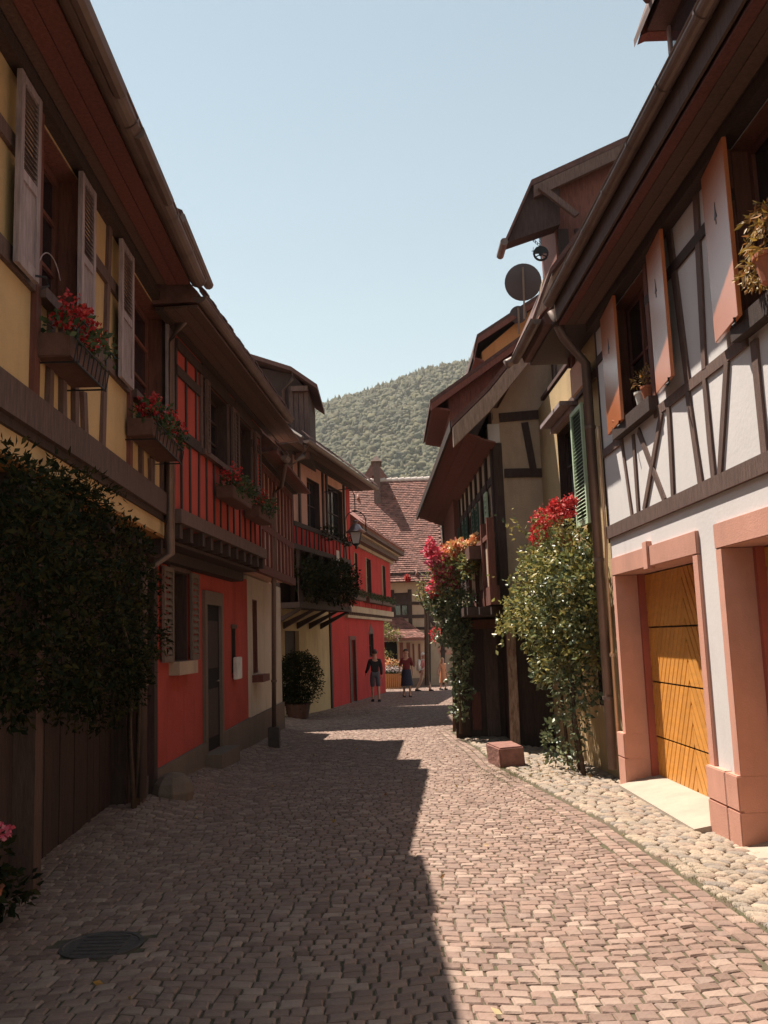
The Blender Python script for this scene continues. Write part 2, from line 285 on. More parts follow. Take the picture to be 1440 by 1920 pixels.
# leaves: one mesh of folded leaf-sized faces
def leaves(name, m, parent, C, size, out=None, lean=.5, fold=.25, aspect=.55, kind='stuff', droop=0):
    C = np.array(C); n = len(C); S = size * np.random.uniform(.6, 1.35, (n, 1)); D = np.random.normal(size=(n, 3))
    if out is not None: D = D * (1 - lean) + np.array(out) * lean
    D[:, 2] -= droop; D /= np.linalg.norm(D, axis=1, keepdims=True) + 1e-9
    R = np.random.normal(size=(n, 3)); W = np.cross(D, R); W /= np.linalg.norm(W, axis=1, keepdims=True) + 1e-9; N = np.cross(W, D)
    b0 = C; tip = C + D * S; l = C + D * S * .45 + W * S * aspect * .5 + N * S * fold * .4; r = C + D * S * .45 - W * S * aspect * .5 + N * S * fold * .4
    V = np.stack([b0, l, tip, r], 1).reshape(-1, 3) - rootloc(parent); me = bpy.data.meshes.new(name)
    Fi = np.arange(n)[:, None] * 4; T = np.concatenate([Fi + [0, 1, 2], Fi + [0, 2, 3]], 1).reshape(-1, 3)
    me.vertices.add(len(V)); me.vertices.foreach_set('co', V.ravel()); me.loops.add(T.size); me.loops.foreach_set('vertex_index', T.ravel().astype(np.int32))
    me.polygons.add(len(T)); me.polygons.foreach_set('loop_start', (np.arange(len(T)) * 3).astype(np.int32)); me.update(calc_edges=True); me.validate()
    me.materials.append(m); o = bpy.data.objects.new(name, me); COL.objects.link(o); o.parent = parent
    if kind: o['kind'] = kind
    return o
def blob(c, r, n, shell=.55):
    r = np.array(r if hasattr(r, '__len__') else (r, r, r), float); d = np.random.normal(size=(n, 3)); d /= np.linalg.norm(d, axis=1, keepdims=True)
    k = np.array([noise.noise(Vector((float(a * 2.3 + c[0]), float(b * 2.3 + c[1]), float(e * 2.3)))) for a, b, e in d])
    rad = (shell + (1 - shell) * np.random.rand(n) ** .5) * (1 + .6 * k); return np.array(c) + d * rad[:, None] * r, d
def foliage(name, m, parent, blobs, dens, size, **k):
    P, D = [], []
    for c, r in blobs:
        rm = np.mean(r) if hasattr(r, '__len__') else r; p, d = blob(c, r, int(dens * rm * rm)); P.append(p); D.append(d)
    P = np.concatenate(P); D = np.concatenate(D); return leaves(name, m, parent, P, size, out=D, **k)
# ---------------------------------------------------------------- ground, street and paving
def sheet(name, m, x0, x1, y0, y1, nx, ny, fz, kind='structure'):
    xs = np.linspace(x0, x1, nx); ys = np.linspace(y0, y1, ny); V = [(x, y, fz(x, y)) for y in ys for x in xs]
    me = bpy.data.meshes.new(name); me.from_pydata(V, [], [(j * nx + i, j * nx + i + 1, (j + 1) * nx + i + 1, (j + 1) * nx + i) for j in range(ny - 1) for i in range(nx - 1)])
    me.materials.append(m); me.shade_smooth(); o = bpy.data.objects.new(name, me); COL.objects.link(o); o['kind'] = kind; return o
street = sheet('street', M_joint, -7, 14, -6, 70, 106, 191, lambda x, y: G(x, y) - .006)
sheet('ground', M_earth, -3000, 3000, -1500, 3500, 5, 5, lambda x, y: -1.35)
def edgeX(y):                                   # boundary between street cobbles and the pale verge
    ks = [(-3, 2.25), (5.3, 2.07), (5.8, 2.04), (7.4, 1.96), (8.6, 1.93), (9.4, 1.85), (11, 1.68), (13, 1.46), (15.4, 1.42), (17, 1.3), (19.2, 1.22), (20.5, 1.9), (53, 9)]
    for (a, b), (c, d) in zip(ks, ks[1:]):
        if y <= c: return b + (d - b) * (y - a) / (c - a)
    return 9
def rightX(y): return 2.98 - .019 * (y - 7.8) if y < 19.8 else 9
def stones(rows, ztop, hgt, cham, m, name, parent, nind, dome=.0035, sm=False):
    """rows: array (n,4,2) of quad corners, already inset"""
    Q = np.array(rows); n = len(Q); C = Q.mean(1, keepdims=True); 
    def ring(k, dz): p = C + (Q - C) * k; z = np.array([[G(a, b) for a, b in q] for q in p]); return np.concatenate([p, (z + dz)[..., None]], 2)
    jz = np.random.uniform(-.0035, .0035, (n, 1, 1)) * np.array([0, 0, 1]); tl = np.random.uniform(-.003, .003, (n, 4, 1)) * np.array([0, 0, 1])
    kk = 1 - cham / np.linalg.norm(Q - C, axis=2).mean(1)[:, None, None]
    r0 = ring(1, ztop - hgt); r1 = ring(1, ztop - hgt * .28) + jz; r2 = C + 0; p2 = C + (Q - C) * kk; z2 = np.array([[G(a, b) for a, b in q] for q in p2]) + ztop; r2 = np.concatenate([p2, z2[..., None]], 2) + jz + tl
    ct = r2.mean(1, keepdims=True) + np.array([0, 0, dome]); V = np.concatenate([r0, r1, r2, ct], 1)
    fc = [(i, (i + 1) % 4, 4 + (i + 1) % 4, 4 + i) for i in range(4)] + [(4 + i, 4 + (i + 1) % 4, 8 + (i + 1) % 4, 8 + i) for i in range(4)] + [(8 + i, 8 + (i + 1) % 4, 12) for i in range(4)]
    cc = C[:, 0]; dist = np.hypot(cc[:, 0], cc[:, 1]); pr = np.array([1 if vis(a, b) else 0 for a, b in cc]); order = np.argsort(np.where(pr > 0, dist, 1e6)); ind = set(order[:nind].tolist())
    for i in order[:nind]:
        c = V[i].mean(0); me = bpy.data.meshes.new(name); me.from_pydata([tuple(p) for p in V[i] - c], [], fc); me.materials.append(m); sm and me.shade_smooth()
        o = bpy.data.objects.new(name, me); COL.objects.link(o); o.parent = parent; o.location = tuple(c)
    rest = [i for i in range(n) if i not in ind]; W = V[rest].reshape(-1, 3); L = len(rest); FF = []
    for k in range(L): FF += [tuple(a + 13 * k for a in q) for q in fc]
    me = bpy.data.meshes.new(name + 's'); me.from_pydata(W.tolist(), [], FF); me.materials.append(m); sm and me.shade_smooth()
    o = bpy.data.objects.new(name + 's', me); COL.objects.link(o); o.parent = parent; o['kind'] = 'stuff'; return o
def vis(x, y):
    v = np.array([x, y, G(x, y)]) - Cv; z = v @ Fv
    return z > 0 and 20 < 720 + f * (v @ Rv) / z < 1420 and 960 - f * (v @ Uv) / z < 1915
cob = []; pitch = .092; AW = 1.5
def aoff(x): d = ((x + 40.3) % AW) - AW / 2; return -.30 * math.sqrt(max(0, 1 - (d / AW * 1.5) ** 2))
for k in range(int((48 - 1.4) / pitch)):
    x = -3.3 + RN() * .1; y0 = 1.4 + k * pitch
    while x < 9:
        w = rr(.078, .128); ym = y0 + aoff(x + w / 2); xe = edgeX(ym) - .24
        if x + w > xe:
            w = xe - x
            if w < .05: break
        if y0 > 30 and RN() < 0: pass
        g = .0050; j = lambda: rr(-.006, .006); xa, xb = x + g, x + w - g; h = pitch / 2 - g * .8
        ya, yb = y0 + aoff(xa), y0 + aoff(xb)
        if abs(ya - yb) < .12 and math.hypot((xa + xb) / 2 + 1.72, (ya + yb) / 2 - 5.52) > .27: cob.append([(xa + j(), ya - h + j()), (xb + j(), yb - h + j()), (xb + j(), yb + h + j()), (xa + j(), ya + h + j())])
        x += w
for r_ in range(2):                              # border rows that follow the edge
    y = 1.4
    while y < 19.3:
        l = rr(.11, .15); x1 = edgeX(y + l / 2) - .012 - r_ * .115; j = lambda: rr(-.005, .005)
        cob.append([(x1 - .10 + j(), y + .007), (x1 + j(), y + .007 + j()), (x1 + j(), y + l - .007), (x1 - .10 + j(), y + l - .007 + j())]); y += l
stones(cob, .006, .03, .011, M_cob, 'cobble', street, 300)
verge = sheet('verge', M_joint, 1.1, 3.2, -3, 20, 12, 70, lambda x, y: G(x, y) - .009)
ver = []; y = 1.5
while y < 19.6:
    h = rr(.075, .125); x = edgeX(y) + .01 + RN() * .05
    while x < rightX(y) + .02:
        w = rr(.09, .2); sk = .22; g = .010; j = lambda: rr(-.008, .008); yy = y - (x - 2.2) * sk + rr(-.004, .004)
        ver.append([(x + g + j(), yy + g + j()), (x + w - g + j(), yy + g - w * sk + j()), (x + w - g + j(), yy + h - g - w * sk + j()), (x + g + j(), yy + h - g + j())]); x += w
    y += h
ver = [q for q in ver if edgeX(np.mean([p[1] for p in q])) + .0 < np.mean([p[0] for p in q]) - .05]
stones(ver, .016, .05, .022, M_ver, 'paving_stone', verge, 260, dome=.010, sm=True)
def grass(name, label, spots, n, h):
    P = []
    for (cx, cy, rx, ry, wt) in spots:
        k = int(n * wt); a = np.random.normal(size=(k, 2)) * [rx, ry] * .5 + [cx, cy]; P += [(p[0], p[1], G(p[0], p[1])) for p in a]
    t = bpy.data.objects.new(name, None)
    o = leaves(name, M_grass, None, P, h, out=np.tile([0, 0, 1.], (len(P), 1)), lean=.75, aspect=.16); tag(o, label, 'grass'); return o
grass('grass', 'patchy yellow green grass growing between the cobbles beside the stone block', [(1.75, 12.2, .7, 1.2, .5), (2.2, 12.6, .6, 1, .2), (1.6, 14.6, .3, 1.8, .15), (2.1, 6.4, .12, 1.5, .08), (2.15, 10.6, .5, .9, .07), (1.4, 18, .3, 1.7, .08), (2.0, 28.5, .7, 2.4, .25)], 7000, .022)
# manhole cover in the shaded lower left
mh = atY(175, 1772, 5.557); mh = thing('manhole_cover', 'dark round iron manhole cover lying in the shaded cobbles', 'manhole cover', (-1.72, 5.52, G(-1.72, 5.52)))
MB().lathe((-1.72, 5.52, G(-1.72, 5.52)), [(.24, -.01), (.24, .008), (.215, .009), (.21, .004), (.0, .004)], 28).build('cover', M_iron, mh)
for k in range(6): MB().wbox(-1.72 - .13, -1.72 + .13, 5.37 + k * .06 - .012, 5.37 + k * .06 + .012, G(-1.72, 5.52) + .003, G(-1.72, 5.52) + .009).build('rib', M_iron, mh)
# ================================================================ LEFT: yellow half-timbered house
PL1 = atY(308, 997, 10.05); F1 = side(PL1, -.033, 1); h1 = thing('yellow_half_timbered_house', 'yellow plastered half-timbered house nearest on the left with louvred shutters', 'house', (PL1[0] - .5, 5, 0))
uA, uB = -12.5, 0.; zb, zt = 2.82, 5.42
w1 = (F1.u(70, 400), F1.u(143, 500), 4.06, 5.30); w2 = (F1.u(243, 600), F1.u(303, 700), 4.06, 5.30)
w1b = (w1[0] - 2.6, w1[1] - 2.6, 4.06, 5.30)
wall(h1, F1, uA, uB, zb, zt, M_yel, [w1, w2, w1b])
MB().box(F1, uA, uB, 2.79, 2.817, -.5, -.002).build('soffit', M_soff, h1)
for w in (w1, w2, w1b): window(h1, F1, *w, rec=.14, nx=2, nz=3, m=M_redwood, fw=.08)
MB().box(F1, uA, uB, 3.03, 3.27, -.02, .07).build('fascia_beam', M_brown, h1); MB().box(F1, uA, uB, 2.97, 3.028, -.02, .03).build('fascia_beam', M_dark, h1)
for a, b in ((uA, w1b[0]), (w1b[1], w1[0]), (w1[1], w2[0]), (w2[1], uB)):
    ubeam(h1, F1, a, b, 4.06, .13, m=M_brown)
    ubeam(h1, F1, a, b, 4.83, .11, m=M_brown)
for w in (w1, w2, w1b):
    MB().box(F1, w[0] - .03, w[1] + .03, 3.98, 4.06, -.1, .08).build('window_sill', M_brown, h1)
    zpost(h1, F1, w[0] - .05, 3.27, 5.4, .10, m=M_redwood); zpost(h1, F1, w[1] + .05, 4.1, 5.4, .09, m=M_redwood)
    W = w[1] - w[0]
    for t in (.28, .62, .95): zpost(h1, F1, w[0] + W * t, 3.27, 3.98, .085, m=M_brown, lean=rr(-.03, .03))
for (xa, ya, xb, yb) in ((159, 735, 162, 815), (209, 405, 195, 842), (284, 860, 285, 905)): beam(h1, F1, xa, ya, xb, yb, .095, m=M_brown, name='post')
MB().box(F1, -.14, .004, 2.99, 5.4, -.05, .05).build('corner_post', M_dark, h1)
s1 = shutter(h1, F1, F1.u(26, 400, .06), F1.u(66, 400, .06), 4.0, 5.30, w=.06, n=16); shutter(h1, F1, F1.u(145, 500, .06), F1.u(172, 500, .06), 4.0, 5.30, w=.06, n=16); shutter(h1, F1, F1.u(222, 600, .06), F1.u(245, 600, .06), 4.0, 5.30, w=.06, n=16); shutter(h1, F1, F1.u(305, 700, .03), .30, 4.0, 5.3, w=.06, n=16)
u = F1.u(66, 525, .1); MB().tube([F1.pt(u, 4.02, .1), F1.pt(u + .03, 4.02, .16), F1.pt(u + .05, 3.97, .17), F1.pt(u + .03, 3.94, .13)], .008, 6).build('shutter_catch', M_black, h1)
u = F1.u(72, 520, .12); MB().tube([F1.pt(u + .12 - .14 * math.cos(a), 4.05 + .17 * math.sin(a), .12 + .02 * a) for a in np.linspace(0, 2.9, 14)], .004, 5).build('wire_hoop', M_grey, h1)
# eaves
def soffit(H, F, u0, u1, zi, wo, boards, m=M_eave):
    a = 0.
    for (wb, mm) in boards: MB().box(F, u0, u1, zi + (.0 if mm is m else -.012), zi + .03, a + .004, a + wb - .004).build('soffit_board', mm, H); a += wb
uG = F1.u(370, 548, .53)
soffit(h1, F1, uA, uG, 5.425, .5, [(.10, M_dark), (.10, M_eave), (.12, M_redboard), (.14, M_redboard)])
MB().box(F1, uA, .02, 5.33, 5.422, .0, .09).build('wall_plate', M_dark, h1)
gutter(h1, F1, uA, F1.u(370, 548, .53), 5.46, .54, r=.085, step=.75)
MB().prism(Fr(F1.P, F1.N, F1.U), [(.46, 5.46), (.48, 5.49), (-3.2, 9.9), (-6.9, 5.5), (-6.9, 5.46)], uA, uG + .02).build('roof', M_tiledark, h1)
eave_tiles(h1, F1, uA, uG, 5.48, .56, sl=1.1)
pu = F1.u(322, 700, .12); pipe(h1, [F1.pt(pu - .15, 5.44, .50), F1.pt(pu, 5.2, .2), F1.pt(pu, 5.0, .10), F1.pt(pu, 2.6, .10), F1.pt(pu, 2.4, -.2), F1.pt(pu, .02, -.2)], .05)
def dormer(H, F, u0, u1, wf, zt, label=None):       # shed dormer on a street-side roof slope
    d = MB(); S = Fr(F.pt(0, 0, 0), F.N, F.U); d.prism(S, [(wf, zt - .75), (wf, zt - .06), (wf - 1.5, zt + .35), (wf - 1.5, zt - .75)], u0 + .1, u1 - .1)
    o = d.build('dormer', M_brown, H); MB().prism(S, [(wf + .16, zt - .10), (wf + .16, zt - .02), (wf - 2.2, zt + .66), (wf - 2.2, zt + .58)], u0, u1).build('dormer_roof', M_tiledark, o)
    b = MB()
    for ue in (u0, u1): b.tube([F.pt(ue - .05, zt - .11, wf + .13), F.pt(ue + .05, zt - .11, wf + .13)], .05, 8)
    b.tube([F.pt(u0 - .03, zt - .05, wf + .2), F.pt(u1 + .03, zt - .05, wf + .2)], .055, 8); b.build('dormer_gutter', M_gut, o)
    window(H, F.off(wf + .15), (u0 + u1) / 2 - .3, (u0 + u1) / 2 + .3, zt - .65, zt - .15, name='dormer_window', nz=1)
def eave_hood(H, F, xa, ya, xb, yb, w):
    ua, ub = F.u(xa, ya, w), F.u(xb, yb, w); z = F.z(xb, yb, w); S = Fr(F.P, F.N, F.U)
    o = MB().prism(S, [(w - .02, z - .09), (w, z), (w - .9, z + .42), (w - .9, z + .34)], ua, ub).build('eave_hood', M_tiledark, H)
    MB().tube([F.pt(ua, z - .075, w - .02), F.pt(ub + .02, z - .075, w - .02)], .055, 9).build('hood_gutter', M_gut, o)
for q in ((110, -150, 228, 150), (264, 245, 318, 358), (342, 440, 394, 521)): eave_hood(h1, F1, *q, .62) if q[0] < 340 else None
# ground floor, set back under the jetty
g1 = F1.off(-.38); do = (g1.u(55, 1500), g1.u(236, 1500), -.25, 2.25); do2 = (do[0] - 4.2, do[0] - 1.2, .9, 2.2)
wall(h1, g1, uA, uB + .05, -.4, 2.79, M_dark, [do, do2], name='ground_floor_wall')
window(h1, g1, *do2)
nb = 14
for k in range(nb): a = do[0] + (do[1] - do[0]) * k / nb; MB().box(g1, a + .004, a + (do[1] - do[0]) / nb - .004, -.25, 2.25, -.22, -.17 + rr(-.006, .006)).build('gate_board', M_dark, h1)
for (x, wdt, mm) in ((30, .16, M_eave), (243, .10, M_brown), (266, .17, M_dark)):
    uu = g1.u(x, 1500); MB().box(g1, uu - wdt / 2, uu + wdt / 2, -.4, 2.78, -.02, .16).build('door_post', mm, h1)
for k in range(9): uu = -8.2 + k * 1.02; MB().box(F1, uu, uu + .12, 2.62, 2.785, -.4, -.03).build('joist', M_dark, h1)
# flower boxes
def flowerbox(F, u0, u1, z, w0, w1, label, group, nf=14, petals=M_fred, iron=False, big=.11, dens=420, name='flower_box', cat='flower box', trail=.0):
    c = F.pt((u0 + u1) / 2, z, (w0 + w1) / 2); H = thing(name, label, cat, c, group); b = MB(); h = .17
    b.box(F, u0, u1, z, z + h, w0, w1); b.build('trough', M_box, H, bev=.008)
    if iron:
        i = MB()
        for ue in (u0 + .04, u1 - .04): i.tube([F.pt(ue, z + .3, w0 - .04), F.pt(ue, z - .03, w0 - .04), F.pt(ue, z - .03, w1 + .04), F.pt(ue, z + .2, w1 + .04), F.pt(ue, z + .25, w1 + .08), F.pt(ue, z + .21, w1 + .11)], .009, 6)
        i.tube([F.pt(u0, z - .03, w1 + .03), F.pt(u1, z - .03, w1 + .03)], .008, 6); i.tube([F.pt(u0, z + .12, w1 + .045), F.pt(u1, z + .12, w1 + .045)], .007, 6)
        for k in range(9): uu = u0 + (u1 - u0) * k / 8; i.tube([F.pt(uu, z - .03, w1 + .03), F.pt(uu + .03, z + .12, w1 + .045)], .005, 5)
        i.build('iron_bracket', M_black, H)
    L = u1 - u0; n = max(3, int(L / .16)); bl = [(F.pt(u0 + L * (k + .5) / n, z + h + .06 - trail * .3, (w0 + w1) / 2 + .05 + rr(-.03, .05)), (.17, .17, .14 + trail)) for k in range(n)]
    foliage('leaves', M_ger, H, bl, dens * 9, .055)
    P = []
    for k in range(nf):
        c = F.pt(u0 + L * RN(), z + h + rr(.10, .24) - trail * RN(), (w0 + w1) / 2 + rr(-.03, .17)); q, d = blob(c, big * rr(.35, .75), 42, .75); P.append(q)
    P = np.concatenate(P); leaves('blossoms', petals, H, P, .032, aspect=.9); return H
fb = 'flower boxes of red geraniums on the left houses'
flowerbox(F1, F1.u(60, 667), F1.u(128, 737), F1.z(60, 669), .02, .25, 'red geranium box in iron bracket under first yellow house window', fb, nf=16, iron=True)
flowerbox(F1, F1.u(233, 817), F1.u(290, 871), F1.z(233, 817), .02, .26, 'red geranium box beside the brown downpipe of the yellow house', fb, nf=20, iron=True)
# climbing shrub over the yellow house gate
def plant(name, label, cat, c, blobs, m, dens, size, stems=(), **k):
    H = thing(name, label, cat, c); foliage('leaves', m, H, blobs, dens, size, **k)
    for s in stems: MB().tube(s, [.035 * (1 - .75 * i / (len(s) - 1)) for i in range(len(s))], 6).build('stem', M_stem, H, smooth=True)
    return H
bl = []
for (x, y, Y, r) in ((40, 980, 4.6, .42), (110, 1010, 5.4, .48), (190, 1040, 6.3, .5), (60, 1110, 4.9, .5), (150, 1130, 5.8, .55), (225, 1100, 7.1, .45), (60, 900, 4.6, .22), (200, 1200, 6.5, .5), (100, 1230, 5.2, .45), (225, 1260, 7.2, .45), (20, 1220, 4.5, .35), (150, 960, 5.8, .35), (235, 1020, 7.2, .35), (250, 1180, 7.8, .4), (260, 1250, 8.0, .25), (30, 1010, 4.2, .4), (120, 1300, 6.0, .28), (190, 1320, 6.9, .3), (60, 1290, 5.4, .25), (250, 1310, 7.8, .2), (265, 1090, 8.2, .3), (270, 1180, 8.3, .25), (10, 920, 4.0, .3), (110, 890, 5.2, .2)):
    bl.append((atY(x + rr(-10, 10), y + rr(-12, 12), Y * 1.17), (r * .7, r * rr(.7, 1.1), r * rr(.65, .95))))
vp = (-2.55, 7.7, G(-2.5, 7.7))
P = []; D = []
for k in range(12): r_ = rr(.10, .2); a_ = rr(10, 268); bl.append((atY(a_, rr(1240, 1330), 5.3 + a_ * .0135), (r_ * .6, r_, r_ * rr(1., 1.8))))
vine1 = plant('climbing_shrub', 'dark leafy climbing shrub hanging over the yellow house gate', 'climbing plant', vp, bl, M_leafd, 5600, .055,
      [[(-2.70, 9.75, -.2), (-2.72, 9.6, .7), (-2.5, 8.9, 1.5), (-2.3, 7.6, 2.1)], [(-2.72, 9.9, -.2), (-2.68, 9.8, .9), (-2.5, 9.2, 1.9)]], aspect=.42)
for k in range(26):                              # feathery shoots against the yellow band
    a = np.array(atY(rr(75, 170), rr(905, 950), 6.201)); t = np.array([rr(.0, .25), rr(.0, .35), rr(.02, .3)]); 
    for i in range(16): P.append(a + t * i / 14 + np.array([0, 0, -.012 * i * i / 16])); D.append(t / np.linalg.norm(t))
leaves('shoots', M_leafd, vine1, P, .055, out=D, lean=.55, aspect=.3)
hy = plant('potted_hydrangea', 'pink flowering plant low at the left picture edge', 'potted plant', (-2.55, 5.75, G(-2.3, 5.75)), [((-2.60, 5.75, .30), (.2, .26, .22)), ((-2.5, 6.0, .1), (.18, .22, .12))], M_leafd, 6000, .07)
q, d = blob(atY(4, 1562, 5.674), .05, 60, .7); leaves('blossoms', M_fpink, hy, q, .03, aspect=.9)
MB().lathe((-2.58, 5.75, G(-2.4, 5.75)), [(.13, 0), (.17, .26), (.185, .28), (.16, .28), (.15, .24)], 16).build('pot', M_terra, hy)
# ================================================================ LEFT: red half-timbered house
P2 = F1.pt(.12, 0, .10); F2 = side(P2, .065, 1); g2 = side((-2.80, 10.9), .051, 1)
uE = F2.u(490, 950); h2 = thing('red_half_timbered_house', 'red half-timbered house with dark corbelled joists and black doorway', 'house', (-3.2, 11, 0))
zf = F2.z(400, 1006); zf = 3.0; zs2 = 4.06; zt2 = 5.22
wa = (F2.u(376, 760), F2.u(425, 800), zs2, 5.0); wb_ = (F2.u(440, 850), F2.u(470, 860), zs2, 5.0)
wall(h2, F2, 0, uE, zf, zt2, M_red, [wa, wb_]); 
for w in (wa, wb_): window(h2, F2, *w, rec=.13, nx=2, nz=3); MB().box(F2, w[0] - .04, w[1] + .04, zs2 - .07, zs2, -.1, .07).build('window_sill', M_brown, h2)
MB().box(F2, 0, uE + .05, zf - .02, zf + .14, -.03, .07).build('sole_beam', M_brown, h2)
for z, d_ in ((4.05, .13), (4.78, .12), (5.10, .12)):
    for a, b in ((0, wa[0]), (wa[1], wb_[0]), (wb_[1], uE)):
        if z < 5.1 or True: ubeam(h2, F2, a, b, z, d_)
ubeam(h2, F2, wa[0], wa[1], 5.10, .18); ubeam(h2, F2, wb_[0], wb_[1], 5.10, .18)
nst = 13
for k in range(nst):
    uu = uE * (k + .55) / nst; zz = 4.0; zpost(h2, F2, uu + rr(-.02, .02), zf + .14, zz, .05, lean=rr(-.03, .03), name='stud', pr=.015)
for uu in (.02, .42, .86):
    for a, b in ((4.12, 4.72), (4.84, 5.04)): zpost(h2, F2, uu, a, b, .055, name='stud', pr=.015)
for w in (wa, wb_):
    for uu in (w[0] - .05, w[1] + .05): zpost(h2, F2, uu, zs2, 5.02, .10, m=M_brown)
for (a, b) in ((wa[0] + .02, wa[0] + .16), (wa[1] + .02, wa[1] + .42), (wb_[0] - .30, wb_[0] - .03), (wb_[1] + .03, wb_[1] + .42)): shutter(h2, F2, a, b, zs2 - .04, 4.98, w=.055, m=M_brown, n=14, louv=(.05, 1) if False else (.04, 1))
soffit(h2, F2, -.75, uE + 1.2, 5.22, .5, [(.1, M_dark), (.12, M_eave), (.14, M_eave), (.12, M_eave)])
ug0 = F2.u(380, 570, .45); ug1 = F2.u(543, 800, .5)
gutter(h2, F2, -.75, ug1, 5.34, .50, r=.07, step=1.1); eave_tiles(h2, F2, -.7, ug1, 5.40, .56, sl=1.1)
MB().prism(Fr(F2.P, F2.N, F2.U), [(.46, 5.29), (.48, 5.40), (-3.2, 9.8), (-6.6, 5.4), (-6.6, 5.29)], -.75, ug1).build('roof', M_tiledark, h2)
eave_hood(h2, F1, 342, 440, 394, 521, .62)
# joists under the jetty
nj = 11
for k in range(nj): uu = .1 + (uE - .2) * k / (nj - 1); MB().box(F2, uu - .06, uu + .06, zf - .19, zf - .03, -.62, .035 + rr(-.01, .02)).build('joist', M_dark, h2)
MB().box(F2, 0, uE, zf - .235, zf - .195, -.62, -.10).build('soffit', M_dark, h2); MB().box(F2, 0, uE, zf - .38, zf - .24, -.62, -.32).build('wall_beam', M_dark, h2)
# lower wall
uL = g2.u(465, 1250); sz = 0.02
dw = (g2.u(384, 1300), g2.u(411, 1300), .06, g2.z(390, 1134)); ww = (g2.u(317, 1150), g2.u(350, 1150), g2.z(330, 1240), g2.z(330, 1072)); nw = (g2.u(434, 1220), g2.u(441, 1220), g2.z(438, 1262), g2.z(438, 1178))
wall(h2, g2, -.6, uL, -.45, 2.74, M_red, [dw, ww, nw], name='ground_floor_wall')
window(h2, g2, *ww, rec=.15, nx=2, nz=3); window(h2, g2, *nw, rec=.08, nx=1, nz=2, fw=.03)
MB().box(g2, ww[0] - .08, ww[1] + .08, ww[3], ww[3] + .16, -.1, .04).build('window_lintel', M_brown, h2)
MB().box(g2, ww[0] - .02, ww[1] + .05, ww[2] - .17, ww[2] - .003, -.1, .14).build('stone_sill', M_tan, h2)
shutter(h2, g2, ww[1] + .02, ww[1] + .42, ww[2], ww[3] + .02, w=.04, m=M_plinth, n=12, louv=(.04, 1)); shutter(h2, g2, ww[0] - .44, ww[0] - .02, ww[2], ww[3] + .02, w=.04, m=M_plinth, n=12, louv=(.04, 1))
fr = h2; b = MB()
MB().box(g2, dw[0] - .12, dw[1] + .12, dw[3], dw[3] + .2, -.12, .05).build('door_lintel', M_plinth, fr)
for a in (dw[0] - .12, dw[1]): MB().box(g2, a, a + .12, -.2, dw[3] - .002, -.12, .05).build('door_jamb', M_plinth, fr)
dr = MB().box(g2, dw[0], dw[1], .06, dw[3], -.06, .003).build('door', M_void, fr); 
for k in range(2): MB().box(g2, dw[0] + .12, dw[1] - .12, .25 + k * 1.0, .95 + k * 1.0, .003, .014).build('door_panel', M_dark, dr)
MB().tube([g2.pt(dw[1] - .1, 1.05, -.04), g2.pt(dw[1] - .1, 1.05, .02), g2.pt(dw[1] - .2, 1.05, .02)], .012, 6).build('handle', M_lampm, dr)
MB().box(g2, dw[0] - .15, dw[1] + .15, -.3, .055, -.2, .28).build('door_step', M_plinth, h2)
MB().box(g2, nw[0] - .05, nw[1] + .05, nw[3], nw[3] + .06, -.05, .03).build('niche_frame', M_brown, h2)
mbx = MB().box(g2, nw[0] - .02, nw[1] + .08, 1.02, 1.38, .03, .10).build('letter_box', M_whitec, None, bev=.01); tag(mbx, 'small white letter box on the red wall right of the black door', 'letter box')
MB().prism(g2, [(-.6, -.45), (dw[0] - .125, -.45), (dw[0] - .125, .22), (-.6, .15)], .003, .05).build('plinth', M_plinth, h2); MB().prism(g2, [(dw[1] + .125, -.45), (uL, -.45), (uL, .30), (dw[1] + .125, .25)], .003, .05).build('plinth', M_plinth, h2)
flowerbox(F2, F2.u(398, 935), F2.u(436, 955), F2.z(430, 953), .05, .28, 'small red geranium box under left window of red house', fb, nf=12)
flowerbox(F2, F2.u(452, 968), F2.u(480, 985), F2.z(478, 985), .05, .28, 'small red geranium box at the far end of the red house', fb, nf=10)
st = MB().lathe((-2.5, 10.6, G(-2.5, 10.6) - .05), [(.22, 0), (.24, .1), (.21, .2), (.14, .28), (.05, .31), (.01, .31)], 9).build('kerb_stone', M_plinth, None, shift=(-2.5, 10.6, G(-2.5, 10.6)), bev=.012); tag(st, 'low rounded guard stone at the foot of the red wall corner', 'stone')
# ================================================================ LEFT: narrow cream house
P3 = g2.pt(uL, 0, 0); g3 = side(P3, .026, 1); h3 = thing('narrow_cream_house', 'narrow cream and pink house between red house and copper downpipe', 'house', (-3, 15.5, 0)); L3_ = 4.2
F3 = side(F2.pt(uE, 0, -.1), .043, 1); U3 = 4.2
nw3 = (g3.u(474, 1200), g3.u(482, 1200), g3.z(478, 1262), g3.z(478, 1125))
wall(h3, g3, 0, L3_, -.5, 2.82, M_cream, [nw3], name='ground_floor_wall'); window(h3, g3, *nw3, rec=.06, nx=1, nz=3, m=M_redboard, fw=.04)
MB().box(g3, 0, L3_, -.5, .28, .003, .05).build('plinth', M_plinth, h3); MB().box(g3, nw3[0] - .12, nw3[1] + .2, nw3[2] - .16, nw3[2] - .03, 0, .2).build('window_sill', M_redboard, h3)
wall(h3, F3, 0, U3, 2.85, 4.75, M_pinkc, []); MB().box(F3, 0, U3, 2.78, 2.92, -.05, .05).build('sole_beam', M_redboard, h3)
for k in range(10): zpost(h3, F3, .15 + k * .43, 2.92, 4.7, .12, m=M_redboard, name='stud')
for z in (3.6, 4.65): ubeam(h3, F3, 0, U3, z, .12, m=M_redboard)
soffit(h3, F3, -.1, U3 + .1, 4.76, .4, [(.12, M_dark), (.14, M_eave), (.14, M_redboard)])
